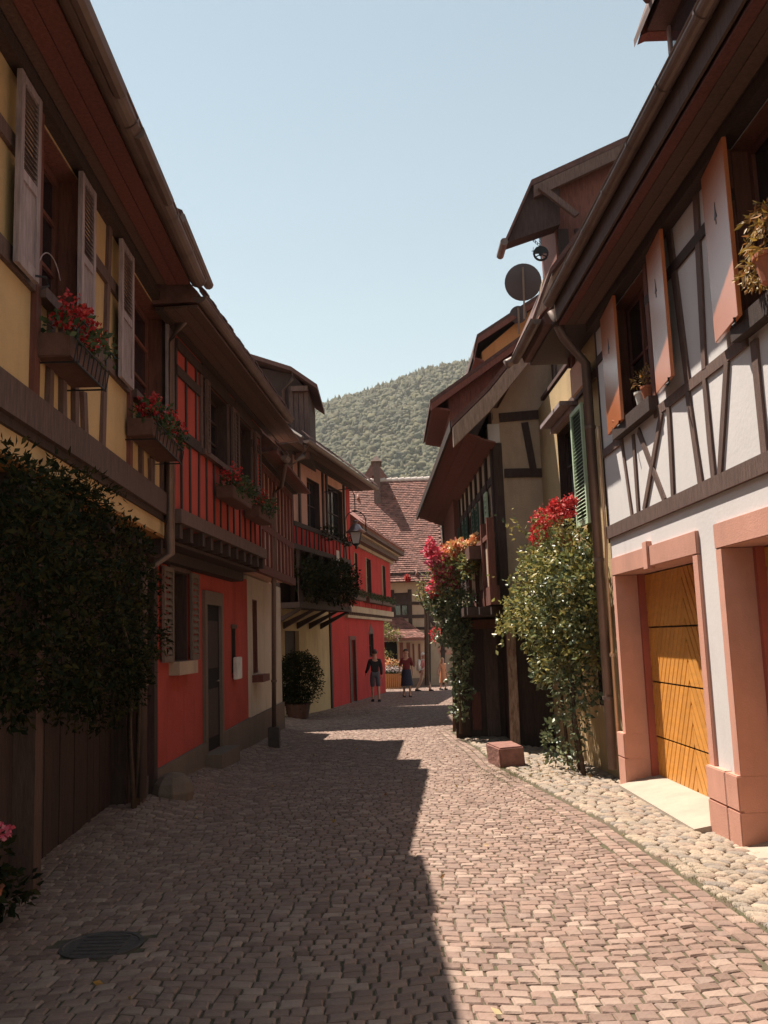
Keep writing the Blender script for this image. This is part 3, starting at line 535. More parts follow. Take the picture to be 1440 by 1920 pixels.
ue = F3.u(536, 905, .42); gutter(h3, F3, .3, ue, 4.78, .44, r=.07, step=1.5, m=M_gut); eave_tiles(h3, F3, .3, ue, 4.84, .5)
MB().prism(Fr(F3.P, F3.N, F3.U), [(.38, 4.79), (.40, 4.87), (-2.8, 8.0), (-6, 4.8)], .0, ue).build('roof', M_tiledark, h3)
e = F3.pt(ue, 4.7, .42); dpY = e[1] + 1.1; pipe(h3, [e, atY(527, 912, dpY), atY(514, 925, dpY), atY(513, 1000, dpY), atY(514, 1372, dpY)], .043, m=M_gut)
q = atY(514, 1372, dpY); MB().wbox(q[0] - .10, q[0] + .10, q[1] - .10, q[1] + .10, -.6, q[2] + .08).build('drain_box', M_iron, h3)
# ================================================================ LEFT: balcony house
P4 = (-1.84, 29.1); F4 = side(P4, .214, 1); h4 = thing('balcony_house', 'house with dark planted balcony, pink gable and boarded dormer', 'house', (-3, 22, 0)); J = F4.off(.50)
ou0 = F4.u(528, 1250); wall(h4, F4, ou0 - 1.0, 0, -.9, 2.7, M_och, [(F4.u(535, 1250), F4.u(562, 1250), -.35, 1.9)], name='ground_floor_wall')
MB().box(F4, F4.u(535, 1250), F4.u(562, 1250), -.5, 1.9, -.2, -.12).build('door', M_dark, h4)
MB().box(F4, -.16, 0, -.6, 2.7, -.02, .05).build('corner_post', M_dark, h4)
uj0 = J.u(548, 900); uj1 = J.u(655, 960)
for nm, a, b, c, d in (('w', J.u(612, 900), J.u(641, 920), 4.75, 6.35),): wj = (a, b, c, d)
wj0 = (J.u(575, 900), J.u(598, 900), 4.75, 6.2)
wall(h4, J, uj0, uj1, 4.0, 6.75, M_pinkc, [wj, wj0]); window(h4, J, *wj, nx=2, nz=2); window(h4, J, *wj0, nx=2, nz=2)
MB().box(J, J.u(648, 920), uj1 + .003, 4.72, 6.6, -.03, .02).build('wall_panel', M_redd, h4)
MB().box(J, uj0, uj1, 4.0, 4.70, -.03, .018).build('wall_panel', M_redd, h4)
for k in range(15): uu = uj0 + (uj1 - uj0) * (k + .5) / 15; zpost(h4, J, uu, 3.95, 4.70, .08, lean=rr(-.12, .12), name='stud', pr=.04)
for z in (3.98, 4.73, 6.68): ubeam(h4, J, uj0, uj1, z, .13, pr=.05)
for x in (560, 604, 611, 643): zpost(h4, J, J.u(x, 920), 4.8, 6.6, .13, m=M_dark, pr=.045)
# gable end that faces down the street
gx = J.pt(uj0, 0, 0); FG = Fr((gx[0] - 3.4, gx[1]), (1, 0), (0, -1)); W_ = 3.4
ez = 6.62; MB().prism(FG, [(0, 2.6), (W_, 2.6), (W_, ez), (0, ez + 3.1)], -.3, 0).build('gable_wall', M_pinkc, h4)
for z in (FG.z(530, 805), ): MB().box(FG, 0, W_, z - .09, z + .09, -.02, .03).build('beam', M_dark, h4)
MB().box(FG, W_ - .55, W_ + .02, 2.6, ez + .1, -.02, .035).build('corner_post', M_dark, h4)
MB().box(FG, 0, W_, 4.35, 4.5, -.02, .03).build('beam', M_dark, h4)
# main roof: profile across, along the facade
SR = Fr(J.P, J.N, J.U); ru0 = uj0 - .95
rp = [(.62, 6.72), (.64, 6.80), (-3.4, 10.2), (-7.5, 6.8), (-7.5, 6.72)]
MB().prism(SR, rp, ru0, uj1 + 1.2).build('roof', M_tiledark, h4)
MB().prism(SR, [(.62, 6.60), (.62, 6.70), (-3.4, 10.08), (-3.4, 9.9)], ru0 - .03, ru0 + .25).build('barge_board', M_dark, h4)
MB().tube([J.pt(ru0 - .05, 6.83 + .86 * k * .84, .60 - k) for k in (0, .6, 1.2, 1.6)], .028, 6).build('verge_flashing', M_whitec, h4)
soffit(h4, J, ru0, uj1 + 1.2, 6.70, .6, [(.2, M_dark), (.2, M_eave), (.18, M_eave)])
gutter(h4, J, ru0, uj1 + 1.15, 6.74, .70, r=.085, step=1.6); eave_tiles(h4, J, ru0, uj1 + 1.2, 6.80, .78)
pipe(h4, [J.pt(ru0 + .1, 6.62, .68), J.pt(ru0 + .1, 6.35, .6), J.pt(ru0 + .05, 6.05, .15), J.pt(ru0 + .05, 4.4, .12)], .07, bands=False)
# boarded dormer tower on that roof
dy0 = FG.P[1] + .25; A = atY(480, 672, dy0); B = atY(548, 694, dy0); C_ = atY(597, 729, dy0 + .1); wr = atY(579, 740, dy0); wl0 = atY(540, 700, dy0)
dt = MB().hexa([(A[0] - 1, dy0, 6.5), (wr[0], dy0, 6.5), (wr[0], dy0, wr[2] + .1), (B[0], dy0, B[2] - .12), (A[0] - 1, dy0, A[2])], [(A[0] - 1, dy0 + 2.2, 6.5), (wr[0], dy0 + 2.2, 6.5), (wr[0], dy0 + 2.2, wr[2] + .1), (B[0], dy0 + 2.2, B[2] - .12), (A[0] - 1, dy0 + 2.2, A[2])]).build('dormer', M_dark, h4)
for k in range(4):
    a = wl0[0] + (wr[0] - wl0[0]) * k / 4; MB().wbox(a + .008, a + (wr[0] - wl0[0]) / 4 - .008, dy0 - .04, dy0 - .003, 6.5, min(wr[2] + .25, wl0[2] + .3)).build('board', M_brown, dt)
def hood(H, pts, y0, y1, th, m, name='roof_hood'):
    n = len(pts); P = [np.array(p) for p in pts]; A_ = [(p[0], y0, p[1]) for p in P] + [(p[0], y0, p[1] - th) for p in P[::-1]]
    return MB().hexa(A_, [(x, y1, z) for x, _, z in A_]).build(name, m, H)
hood(h4, [(A[0] - 1.2, A[2] + .42), (B[0], B[2]), (C_[0], C_[2])], dy0 - .35, dy0 + 2.6, .12, M_tiledark)
MB().wbox(B[0] - .02, C_[0] - .28, dy0 - .2, dy0 + 2.4, C_[2] - .12, C_[2] + .02).build('dormer_soffit', M_brown, dt)
pipe(h4, [(B[0] + .05, dy0 - .3, B[2] - .1), (B[0] + .02, dy0 - .3, B[2] - .35), (wl0[0] + .08 - .2, dy0 - .12, B[2] - .6), (wl0[0] - .12, dy0 - .12, 7.0)], .05, bands=False)
# balcony
bz0, bz1 = 2.45, 3.55; BU0, BU1 = J.u(556, 1100, .35), J.u(654, 1100, .35); BB = J
bal = MB(); bal.box(J, BU0, BU1, bz0, bz0 + .14, -.1, .42); bf = bal.build('balcony_floor', M_dark, h4)
nbk = 26
for k in range(nbk): a = BU0 + (BU1 - BU0) * k / nbk; MB().box(J, a + .006, a + (BU1 - BU0) / nbk - .006, bz0 + .145, bz1 - .1, .38, .405).build('balcony_board', M_redwood if k > 18 else M_dark, h4)
MB().box(J, BU0, BU1, bz1 - .1, bz1, .35, .44).build('balcony_rail', M_dark, h4)
for k in range(6): a = BU0 + (BU1 - BU0 - .12) * k / 5; MB().box(J, a, a + .12, bz1 + .002, 3.95, .36, .43).build('balcony_post', M_dark, h4)
MB().box(J, BU0 - 1.0, BU1, 3.92, 4.05, -.2, .45).build('balcony_beam', M_dark, h4); MB().box(J, BU0, BU1, 2.6, 4.0, -.3, -.1).build('balcony_wall', M_dark, h4)
for k in range(5): a = BU0 + .3 + (BU1 - BU0 - .6) * k / 4; MB().prism(SR, [(-.5, 1.95), (-.5, 2.12), (.3, 2.44), (.42, 2.44)], a - .06, a + .06).build('bracket', M_dark, h4)
bl = [(J.pt(BU0 + (BU1 - BU0) * (k + .5) / 9, bz1 + rr(-.35, .0), .45), (.32, .38, .42)) for k in range(9)] + [(J.pt(BU0 + (BU1 - BU0) * (k + .5) / 6, bz0 + .6, .5), (.22, .4, .4)) for k in range(6)]
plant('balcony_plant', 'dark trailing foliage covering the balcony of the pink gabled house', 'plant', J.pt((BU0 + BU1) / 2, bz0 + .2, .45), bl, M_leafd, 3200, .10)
bl = [(J.pt(J.u(600, 930), 4.75, .25), (.22, .4, .22)), (J.pt(J.u(633, 930), 4.75, .25), (.2, .35, .18))]
plant('sill_plant', 'scraggly plant on the window sill above the dark balcony', 'plant', J.pt(J.u(600, 930), 4.5, .2), bl, M_leafd, 2600, .09)
for (x, y, w_, h_, mm) in ((634, 1042, .28, .30, M_whitec), (636, 1062, .32, .22, M_grey), (641, 1085, .3, .35, M_pinkt), (639, 1098, .3, .14, M_whitec)):
    u_, z_ = J.q(x, y, .5); o = MB().box(J, u_ - w_ / 2, u_ + w_ / 2, z_ - h_ / 2, z_ + h_ / 2, .485, .50).build('wall_ornament', mm, None); 
    tag(o, {1042: 'pale square plaque, topmost ornament on the balcony post', 1062: 'grey plaque just under the pale square one on balcony', 1085: 'pink ornament low on the balcony post by the lamp', 1098: 'white bowl shaped ornament lowest on the balcony post'}[y], 'ornament')
bc = np.array(F4.pt(F4.u(560, 1300), 0, .55)); bc = atY(558, 1290, 24.); gz = G(bc[0], 24.)
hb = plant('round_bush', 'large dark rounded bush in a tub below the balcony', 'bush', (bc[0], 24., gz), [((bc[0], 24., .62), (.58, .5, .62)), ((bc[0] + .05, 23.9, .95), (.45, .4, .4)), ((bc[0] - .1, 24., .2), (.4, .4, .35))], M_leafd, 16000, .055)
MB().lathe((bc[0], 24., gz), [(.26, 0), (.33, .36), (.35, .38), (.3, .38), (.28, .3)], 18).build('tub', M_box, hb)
# ================================================================ LEFT: bright red house with rendered eaves
P5 = (-1.82, 29.35); F5 = side(P5, .155, 1); h5 = thing('bright_red_house', 'bright red plastered house with pale moulded eaves beyond the balcony', 'house', (-2.5, 29, -.5)); u5 = F5.u(722, 1250)
d5 = (F5.u(657, 1260), F5.u(667, 1260), -.8, F5.z(662, 1200)); n5 = (F5.u(692, 1200), F5.u(700, 1200), F5.z(696, 1232), F5.z(696, 1188)); n6 = (F5.u(711, 1200), F5.u(716, 1200), -.6, F5.z(713, 1200))
wall(h5, F5, -.1, u5, -1.0, 2.55, M_redd, [d5, n5], name='ground_floor_wall')
MB().box(F5, d5[0], d5[1], -.8, d5[3], -.16, -.1).build('door', M_brown, h5)
for a in (d5[0] - .14, d5[1]): MB().box(F5, a, a + .14, -.75, d5[3], -.05, .025).build('door_jamb', M_redboard, h5)
MB().box(F5, d5[0] - .14, d5[1] + .14, d5[3] + .002, d5[3] + .14, -.05, .03).build('door_lintel', M_redboard, h5)
nn = window(h5, F5, *n5, nx=1, nz=2, rec=.1)
MB().prism(F5, [(n5[0] - .1, n5[3]), (n5[1] + .1, n5[3]), ((n5[0] + n5[1]) / 2, n5[3] + .4)], -.05, .02).build('pointed_lintel', M_brown, h5)
J5 = F5.off(.12); k0 = J5.u(655, 1050)
w5 = [(J5.u(664, 1030), J5.u(668, 1030), 0, 0), (J5.u(686, 1050), J5.u(694, 1050), 0, 0), (J5.u(716, 1060), J5.u(721, 1060), 0, 0)]
w5 = [(a - .05, b + .1, 3.35, 4.75) for a, b, _, _ in w5]; top5 = 5.0; u5b = J5.u(731, 1060)
wall(h5, J5, k0 - .6, u5b, 2.78, top5, M_redd, w5)
for w in w5: window(h5, J5, *w, rec=.1, nx=2, nz=2); MB().box(J5, w[0] - .09, w[0], w[2], w[3], -.02, .03).build('window_frame', M_tan, h5)
MB().box(J5, k0 - .6, u5b, 2.56, 2.775, -.3, .10).build('string_course', M_tan, h5)
for k in range(30): a = k0 - .5 + (u5b - k0 + .4) * k / 30; MB().box(J5, a, a + .10, 2.47, 2.555, -.2, .05).build('dentil', M_brown, h5)
MB().box(J5, k0 - .6, u5b, 2.36, 2.46, -.25, .01).build('string_course', M_tan, h5)
for k in range(7): zpost(h5, J5, k0 + .4 + (u5b - k0 - .6) * k / 7, 2.8, 3.3, .05, pr=.015, m=M_red, name='stud')
for i, (za, zb_, wa_, wb2) in enumerate(((top5 + .002, top5 + .12, -.1, .10), (top5 + .122, top5 + .30, -.1, .34), (top5 + .302, top5 + .36, -.1, .44), (top5 + .362, top5 + .50, -.1, .62))): MB().box(J5, k0 - .6, u5b + .5, za, zb_, wa_, wb2).build('cornice', (M_tan, M_brown)[i % 2], h5)
SR5 = Fr(J5.P, J5.N, J5.U); MB().prism(SR5, [(.60, top5 + .50), (.66, top5 + .58), (-3, 8.6), (-6.4, 5.4)], k0 - .6, u5b + .5).build('roof', M_tile, h5)
eave_tiles(h5, J5, k0 - .6, u5b + .5, top5 + .56, .72, m=M_tilelit)
for (a, b, l) in ((656, 682, 'dark leafy window box on bright red house nearest the lantern'), (688, 712, 'dark leafy window box in the middle of the bright red house'), (713, 737, 'dark leafy window box at the far corner of bright red house')):
    flowerbox(J5, J5.u(a, 1085, .2), J5.u(b, 1100, .2), 2.98, .03, .28, l, 'dark window boxes on the bright red house', nf=2, dens=300, petals=M_fred)
# ================================================================ street lantern
lp = atY(667, 1000, 26.91); lx, ly, lz = lp; hl = thing('street_lantern', 'old style street lantern with four panes hanging from curved iron bracket', 'street lamp', (lx, ly, lz)); S = 26.91 / f
zb1, zb2 = lz - 20 * S, lz + 2 * S; 
def pyr(z0, r0, z1, r1): a = [math.pi / 4 + math.pi / 2 * k for k in range(4)]; return [(lx + r0 * math.cos(t), ly + r0 * math.sin(t), z0) for t in a], [(lx + r1 * math.cos(t), ly + r1 * math.sin(t), z1) for t in a]
a_, b_ = pyr(zb1, .13, zb2, .24)
fb_ = MB()
for i in range(4): fb_.tube([a_[i], b_[i]], .012, 6); fb_.tube([a_[i], a_[(i + 1) % 4]], .012, 6); fb_.tube([b_[i], b_[(i + 1) % 4]], .014, 6)
fb_.build('frame', M_black, hl)
for i in range(4): MB().add([a_[i], a_[(i + 1) % 4], b_[(i + 1) % 4], b_[i]], [(0, 1, 2, 3)]).build('pane', M_frost, hl, recalc=False)
MB().lathe((lx, ly, zb2), [(.30, -.01), (.31, .01), (.20, .10), (.13, .22), (.06, .25), (.05, .30), (.09, .31), (.09, .35), (.02, .37)], 16).build('hood', M_lampm, hl, smooth=True)
MB().lathe((lx, ly, zb1 - .1), [(.01, -.06), (.04, -.03), (.03, .02), (.13, .1)], 10).build('finial', M_black, hl)
R_ = .31; hp = [(lx - R_, ly, zb2 + .02)] + [(lx - R_ * math.cos(t), ly, zb2 + .33 + R_ * math.sin(t)) for t in np.linspace(0, math.pi, 12)] + [(lx + R_, ly, zb2 + .02)]
MB().tube(hp, .017, 6).build('hoop', M_black, hl); wx = J.pt(uj1 - 1.5, 0, 0); wy = J.pt(J.u(640, 930), 0, .02)
MB().tube([(lx, ly, zb2 + .33 + R_), (lx, ly, zb2 + 1.1), (lx - .1, ly + .05, zb2 + 1.35), tuple(J.pt((26.91 - J.P[1]) / J.U[1], zb2 + 1.25, .02))], .018, 6).build('bracket', M_black, hl)
# ================================================================ END OF STREET: big tiled house facing us
YE = 47.; FE = Fr((0, YE), (1, 0), (0, -1)); he = thing('tiled_roof_house', 'timbered cream house closing the street under a huge red tiled roof', 'house', (2, YE, -.9))
ex0, ex1 = -3.5, 4.6; ezw = FE.z(760, 1090)
we = (FE.u(736, 1130), FE.u(768, 1130), FE.z(750, 1158), FE.z(750, 1112))
wall(he, FE, ex0, ex1, -1.2, ezw + .3, M_tan, [we], depth=4); window(he, FE, *we, nx=2, nz=2, m=M_dark, rec=.08, fw=.12)
MB().box(FE, FE.u(741, 1120), we[1], we[3] - .55, we[3] + .02, -.06, .0).build('roller_blind', M_dark, he)
for (xa, ya, xb, yb, w_) in ((732, 1131, 804, 1131, .16), (730, 1157, 852, 1154, .18), (768, 1105, 770, 1180, .2), (780, 1178, 816, 1178, .14), (735, 1106, 739, 1160, .22), (804, 1150, 816, 1176, .2), (803, 1105, 804, 1290, .22), (772, 1131, 804, 1131, .14), (830, 1100, 831, 1290, .2)): beam(he, FE, xa, ya, xb, yb, w_, pr=.04)
MB().box(FE, ex0, ex1, ezw - .05, ezw + .45, 0, .3).build('eave_beam', M_dark, he)
for i in range(5):
    u_, z_ = FE.q(rr(808, 842), rr(1190, 1275)); MB().box(FE, u_, u_ + rr(.3, .6), z_, z_ + rr(.2, .35), -.02, .02).build('quoin', M_sand, he)
e0 = atY(700, 1092, YE - .55); zr = atY(740, 901, YE + 4.9)[2]; yE = YE - .55; zE = e0[2]; yR = YE + 4.9
RX0, RX1 = atY(650, 1092, yE)[0] - 3, atY(836, 1092, yE)[0] + .02
rt = MB().hexa([(RX0, yE, zE), (RX0, yR, zr), (RX0, yR + 5, zE)], [(RX1, yE, zE), (RX1, yR, zr), (RX1, yR + 5, zE)]).build('roof', M_tilelit, he)
sl = np.array([0, yR - yE, zr - zE]); SL = np.linalg.norm(sl); sl /= SL; sn = np.cross([1, 0, 0], sl); b = MB(); rows = int(SL / .155); tw = .185
for r_ in range(rows):
    off = (r_ % 2) * tw / 2
    for c in range(int((RX1 - RX0) / tw)):
        x = RX0 + off + c * tw + .005; 
        if x + tw > RX1: continue
        o = np.array([x, yE, zE]) + sl * (r_ * .155 - .02); h = .042 + rr(0, .016); t2 = .17; q = [o + sn * h, o + np.array([tw - .012, 0, 0]) + sn * (h + rr(-.003, .003)), o + np.array([tw - .012, 0, 0]) + sl * t2 + sn * .012, o + sl * t2 + sn * .012]
        b.add(q + [q[0] - sn * (h - .002), q[1] - sn * (h - .002)], [(0, 1, 2, 3), (4, 5, 1, 0), (5, 2, 1), (4, 0, 3)])
b.build('roof_tiles', M_tilelit, rt, recalc=False, kind='stuff')
x = RX0
while x < RX1 - .3: MB().tube([(x, yR, zr + .02), (x + .36, yR, zr + .055)], [.11, .13], 8).build('ridge_tile', M_ridge, rt); x += .37
for (x, y) in ((672, 938), (740, 937), (738, 1048), (782, 1080)):
    d = ray(x, y); t = ((np.array([0, yE, zE]) - Cv) @ sn) / (d @ sn); p = Cv + d * t; MB().hexa([p + sn * .0 + np.array([-.13, 0, 0]), p + np.array([.13, 0, 0]), p + sn * .22 + np.array([0, 0, 0.02])], [p + sl * .5 + np.array([-.13, 0, 0]), p + sl * .5 + np.array([.13, 0, 0]), p + sl * .5 + sn * .05]).build('roof_vent', M_tilelit, rt)
# chimney and its tall flue
yc = None; d = ray(708, 942); t = ((np.array([0, yE, zE]) - Cv) @ sn) / (d @ sn); pc = Cv + d * t
ch = MB().wbox(pc[0] - .19, pc[0] + .19, pc[1] - .1, pc[1] + 1.5, pc[2] - .3, atY(708, 866, pc[1])[2] + .0).build('chimney', M_brown, he)
zt_ = atY(708, 866, pc[1])[2]; MB().hexa([(pc[0] - .30, pc[1] - .25, zt_), (pc[0] + .30, pc[1] - .25, zt_), (pc[0] + .30, pc[1] + 1.6, zt_), (pc[0] - .30, pc[1] + 1.6, zt_)], [(pc[0] - .05, pc[1], zt_ + .35), (pc[0] + .05, pc[1], zt_ + .35), (pc[0] + .05, pc[1] + .2, zt_ + .35), (pc[0] - .05, pc[1] + .2, zt_ + .35)]).build('chimney_cap', M_brown, ch)
# gabled belfry-like roof behind the ridge
YT = 60.; FT = Fr((0, YT), (1, 0), (0, -1)); ht = thing('red_gabled_house', 'small red gable with steep dark roof peeking over the tiled ridge', 'house', (0, YT, -1))
a, b2, c = FT.q(683, 899), FT.q(702, 862), FT.q(729, 905); ML = FT.q(668, 905)
MB().prism(FT, [(a[0] - 1.2, -1), (c[0] + .1, -1), (c[0] + .1, c[1]), (b2[0], b2[1] - .5), (a[0] - .1, a[1] - .2), (a[0] - 1.2, a[1] - .6)], -4, 0).build('wall', M_redboard, ht)
MB().prism(FT, [(a[0] - .15, a[1]), (b2[0], b2[1]), (c[0] + .15, c[1]), (c[0] - .45, c[1]), (b2[0], b2[1] - .95), (a[0] + .4, a[1])], -4.3, .25).build('roof', M_tiledark, ht)
MB().box(FT, b2[0] + .1, b2[0] + .5, a[1] - 1.3, a[1] - .5, 0, .04).build('window', M_grey, ht)
# lean-to wing
YW = 45.; FW = Fr((0, YW), (1, 0), (0, -1)); hw = thing('lean_to_wing', 'low lean-to with small tiled roof and brown window frames at street end', 'annexe', (1.3, YW, -.9))
a = FW.q(745, 1203); b2 = FW.q(803, 1203)
wv = (FW.u(718, 1250), a[0] - .02)
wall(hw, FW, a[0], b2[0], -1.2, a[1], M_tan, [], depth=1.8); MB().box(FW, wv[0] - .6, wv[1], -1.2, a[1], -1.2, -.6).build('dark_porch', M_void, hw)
for (x0, x1, y0, y1) in ((749, 757, 1205, 1245), (762, 770, 1205, 1245), (773, 778, 1207, 1250), (784, 790, 1207, 1262)):
    u0, z1 = FW.q(x0, y0); u1, z0 = FW.q(x1, y1); w = MB().box(FW, u0, u1, z0, z1, -.02, .05).build('window_frame', M_redwood, hw)
for (x0, x1) in ((757, 762), (778, 784)): u0, z1 = FW.q(x0, 1210); u1, z0 = FW.q(x1, 1250); MB().box(FW, u0, u1, z0, z1, -.02, .01).build('window', M_tan, hw)
MB().box(FW, a[0], b2[0], -1.2, FW.z(760, 1272), .003, .05).build('plinth', M_plinth, hw)
r0, r1, r2, r3 = FW.q(716, 1197), FW.q(804, 1196), atY(734, 1156, YE - .02), atY(742, 1158, YE - .02)
A3 = [FW.pt(r0[0], r0[1], .35), FW.pt(r1[0], r1[1], .35), (r3[0] + .3, YE, r3[2]), (r0[0] - .1, YE, r3[2])]
rw = MB().hexa(A3, [np.array(p) - [0, 0, .12] for p in A3]).build('roof', M_tilelit, hw); A3 = [np.array(p) for p in A3]
b = MB(); nr = 15
for r_ in range(nr):
    t0, t1 = r_ / nr, (r_ + 1) / nr; L0, R0 = A3[0] * (1 - t0) + A3[3] * t0, A3[1] * (1 - t0) + A3[2] * t0; L1, R1_ = A3[0] * (1 - t1) + A3[3] * t1, A3[1] * (1 - t1) + A3[2] * t1; n = max(2, int(np.linalg.norm(R0 - L0) / .19))
    for c in range(n):
        p0 = L0 + (R0 - L0) * (c + .04) / n; p1 = L0 + (R0 - L0) * (c + .96) / n; q0 = L1 + (R1_ - L1) * (c + .04) / n; q1 = L1 + (R1_ - L1) * (c + .96) / n; h = .03 + rr(0, .02); up = np.array([0, 0, 1])
        b.add([p0 + up * h, p1 + up * h, q1 + up * .012, q0 + up * .012, p0, p1], [(0, 1, 2, 3), (4, 5, 1, 0), (5, 2, 1), (4, 0, 3)])
b.build('roof_tiles', M_tilelit, rw, recalc=False, kind='stuff')
# flowers in front of it
bl = [(atY(x, y, 43.88), (.3, .3, .2)) for x, y in ((726, 1243), (736, 1242), (745, 1246), (730, 1250))]
fp = thing('flower_bed', 'raised wooden planter of orange and white flowers before the lean-to', 'planter', (.6, 43.9, G(0, 43.9)))
foliage('leaves', M_ger, fp, [(atY(x, y, 43.88), (.3, .3, .25)) for x, y in ((726, 1252), (738, 1252), (748, 1254), (733, 1260), (745, 1262))], 2500, .08)
foliage('blossoms', M_fmix, fp, bl, 1500, .07, aspect=.9); foliage('blossoms', M_fwhite, fp, [(atY(x, y, 43.64), (.2, .2, .1)) for x, y in ((727, 1253), (738, 1255), (747, 1254))], 1800, .07, aspect=.9)
FP = Fr((0, 43.6), (1, 0), (0, -1)); p0, p1 = FP.q(722, 1264), FP.q(753, 1295)
for k in range(8): a = p0[0] + (p1[0] - p0[0]) * k / 8; MB().box(FP, a + .01, a + (p1[0] - p0[0]) / 8 - .01, -.9, p0[1], -.3, 0).build('plank', M_orange, fp)
bl = [(atY(x, y, 44.81), (.35, .35, .25)) for x, y in ((722, 1178), (730, 1186), (738, 1190), (745, 1193), (726, 1192), (722, 1225), (727, 1232))]
plant('porch_climber', 'pale climbing plant along the left edge of the small tiled roof', 'climbing plant', atY(725, 1290, 44.81) , bl, M_vine, 700, .13)
# ================================================================ RIGHT: white house with garages
PR = (2.9, 7.86); R1 = side(PR, -.0194, -1); h6 = thing('white_half_timbered_house', 'white half-timbered house with orange shutters above pink sandstone garages', 'house', (4, 5, 0))
ra, rb = R1.u(1440, 900) - 6.5, R1.u(1143, 1000)
zb6, zt6 = 2.74, 5.56
o1 = (R1.u(1317, 1200), R1.u(1166, 1200), -.3, 2.27); o2 = (o1[0] - .70 - 2.4, o1[0] - .70, -.3, 2.27)
wall(h6, R1, ra, rb, -.5, zb6, M_white, [(o[0] - .13, o[1] + .13, -.5, 2.484) for o in (o1, o2)], name='ground_floor_wall', th=.5)
f1a, f1b = R1.u(1215, 600), R1.u(1160, 700); f2b = R1.u(1391, 500); f2a = f2b - 1.2; f3a = f2a - 2.6
wn1, wn2, wn3 = (f1a, f1b, 4.0, 5.42), (f2a, f2b, 4.0, 5.42), (f3a, f3a + 1.2, 4.0, 5.42)
wall(h6, R1, ra, rb, zb6 + .002, zt6, M_white, [wn1, wn2, wn3])
for w in (wn1, wn2, wn3): window(h6, R1, *w, rec=.13, nx=2, nz=2, m=M_redwood, fw=.07); MB().box(R1, w[0] - .12, w[1] + .1, 3.84, 3.995, -.12, .10).build('window_sill', M_dark, h6)
MB().box(R1, ra, rb + .02, 2.742, 2.895, -.03, .035).build('floor_beam', M_brown, h6)
segs = [(ra, wn3[0]), (wn3[1], wn2[0]), (wn2[1], wn1[0]), (wn1[1], rb)]
for a, b in segs: ubeam(h6, R1, a, b, 3.83, .10, pr=.02, m=M_brown)
for a, b in segs: ubeam(h6, R1, a, b, 5.05, .10, pr=.02, m=M_dark)
MB().box(R1, ra, rb, 5.44, 5.555, 0, .12).build('wall_plate', M_dark, h6)
def B6(xa, ya, xb, yb, w_, name='brace'):
    p, q = R1.q(xa, ya, .022), R1.q(xb, yb, .022); zt_, zb_ = (3.785, 2.89) if name == 'brace' else (5.45, 3.87)
    l = lambda z: p[0] + (q[0] - p[0]) * (z - p[1]) / (q[1] - p[1])
    MB().bar(R1, (l(zt_), zt_), (l(zb_), zb_), w_, -.04, .018 + rr(0, .006)).build(name, M_brown, h6)
for (xa, ya, xb, yb, w_) in ((1164, 830, 1183, 965, .07), (1186, 828, 1195, 960, .08), (1198, 815, 1243, 935, .09), (1233, 805, 1207, 952, .09), (1253, 795, 1260, 930, .09), (1288, 740, 1312, 905, .10), (1320, 725, 1336, 895, .09), (1360, 690, 1348, 885, .09), (1412, 640, 1432, 850, .11)): B6(xa, ya, xb, yb, w_, name='brace')
for (xa, ya, xb, yb, w_) in ((1263, 520, 1290, 735, .12), (1305, 420, 1320, 715, .10), (1147, 600, 1150, 835, .10)): B6(xa, ya, xb, yb, w_, name='post')
for w in (wn1, wn2, wn3):
    for u_ in (w[0] - .06, w[1] + .06): zpost(h6, R1, u_, 3.97, 5.5, .11, pr=.02, m=M_redwood)
for k in range(10): u_ = ra + .3 + k * .5; zpost(h6, R1, u_, 2.97, 3.83, .09, pr=.02, m=M_brown, name='brace', lean=rr(-.2, .2))
def oshut(xl, xr, yr, wl_, wr_, lab):
    ul, ur = R1.u(xl, yr, wl_), R1.u(xr, yr, wr_); 
    S_ = Fr(R1.pt(ur, 0, wr_), (R1.pt(ul, 0, wl_) - R1.pt(ur, 0, wr_))[:2], R1.N[:2]); L = abs(np.linalg.norm((R1.pt(ul, 0, wl_) - R1.pt(ur, 0, wr_))[:2]))
    b = MB(); zz0, zz1 = 3.96, 5.43; s = b.box(S_, 0, L, zz0, zz1, -.018, .018).build('shutter', M_orsh, h6, bev=.004); s['label'] = lab
    cx, cz = L / 2, 4.93; MB().prism(S_, [(cx - .04, cz - .02), (cx + .04, cz - .02), (cx + .012, cz + .04), (cx, cz + .12), (cx - .012, cz + .04)], .0185, .022).build('tree_cutout', M_black, s); MB().box(S_, cx - .008, cx + .008, cz - .07, cz - .03, .0185, .022).build('tree_cutout', M_black, s)
    MB().tube([S_.pt(.05, zz0, .03), S_.pt(.05, zz0 - .05, .03), S_.pt(.02, zz0 - .08, .06)], .012, 6).build('shutter_stop', M_black, s)
oshut(1131, 1158, 650, .06, .12, 'orange shutter beside the downpipe'); oshut(1220, 1250, 560, .06, .12, 'orange shutter between the two windows'); oshut(1326, 1373, 430, .06, .14, 'orange shutter nearest the camera')
o = MB(); 
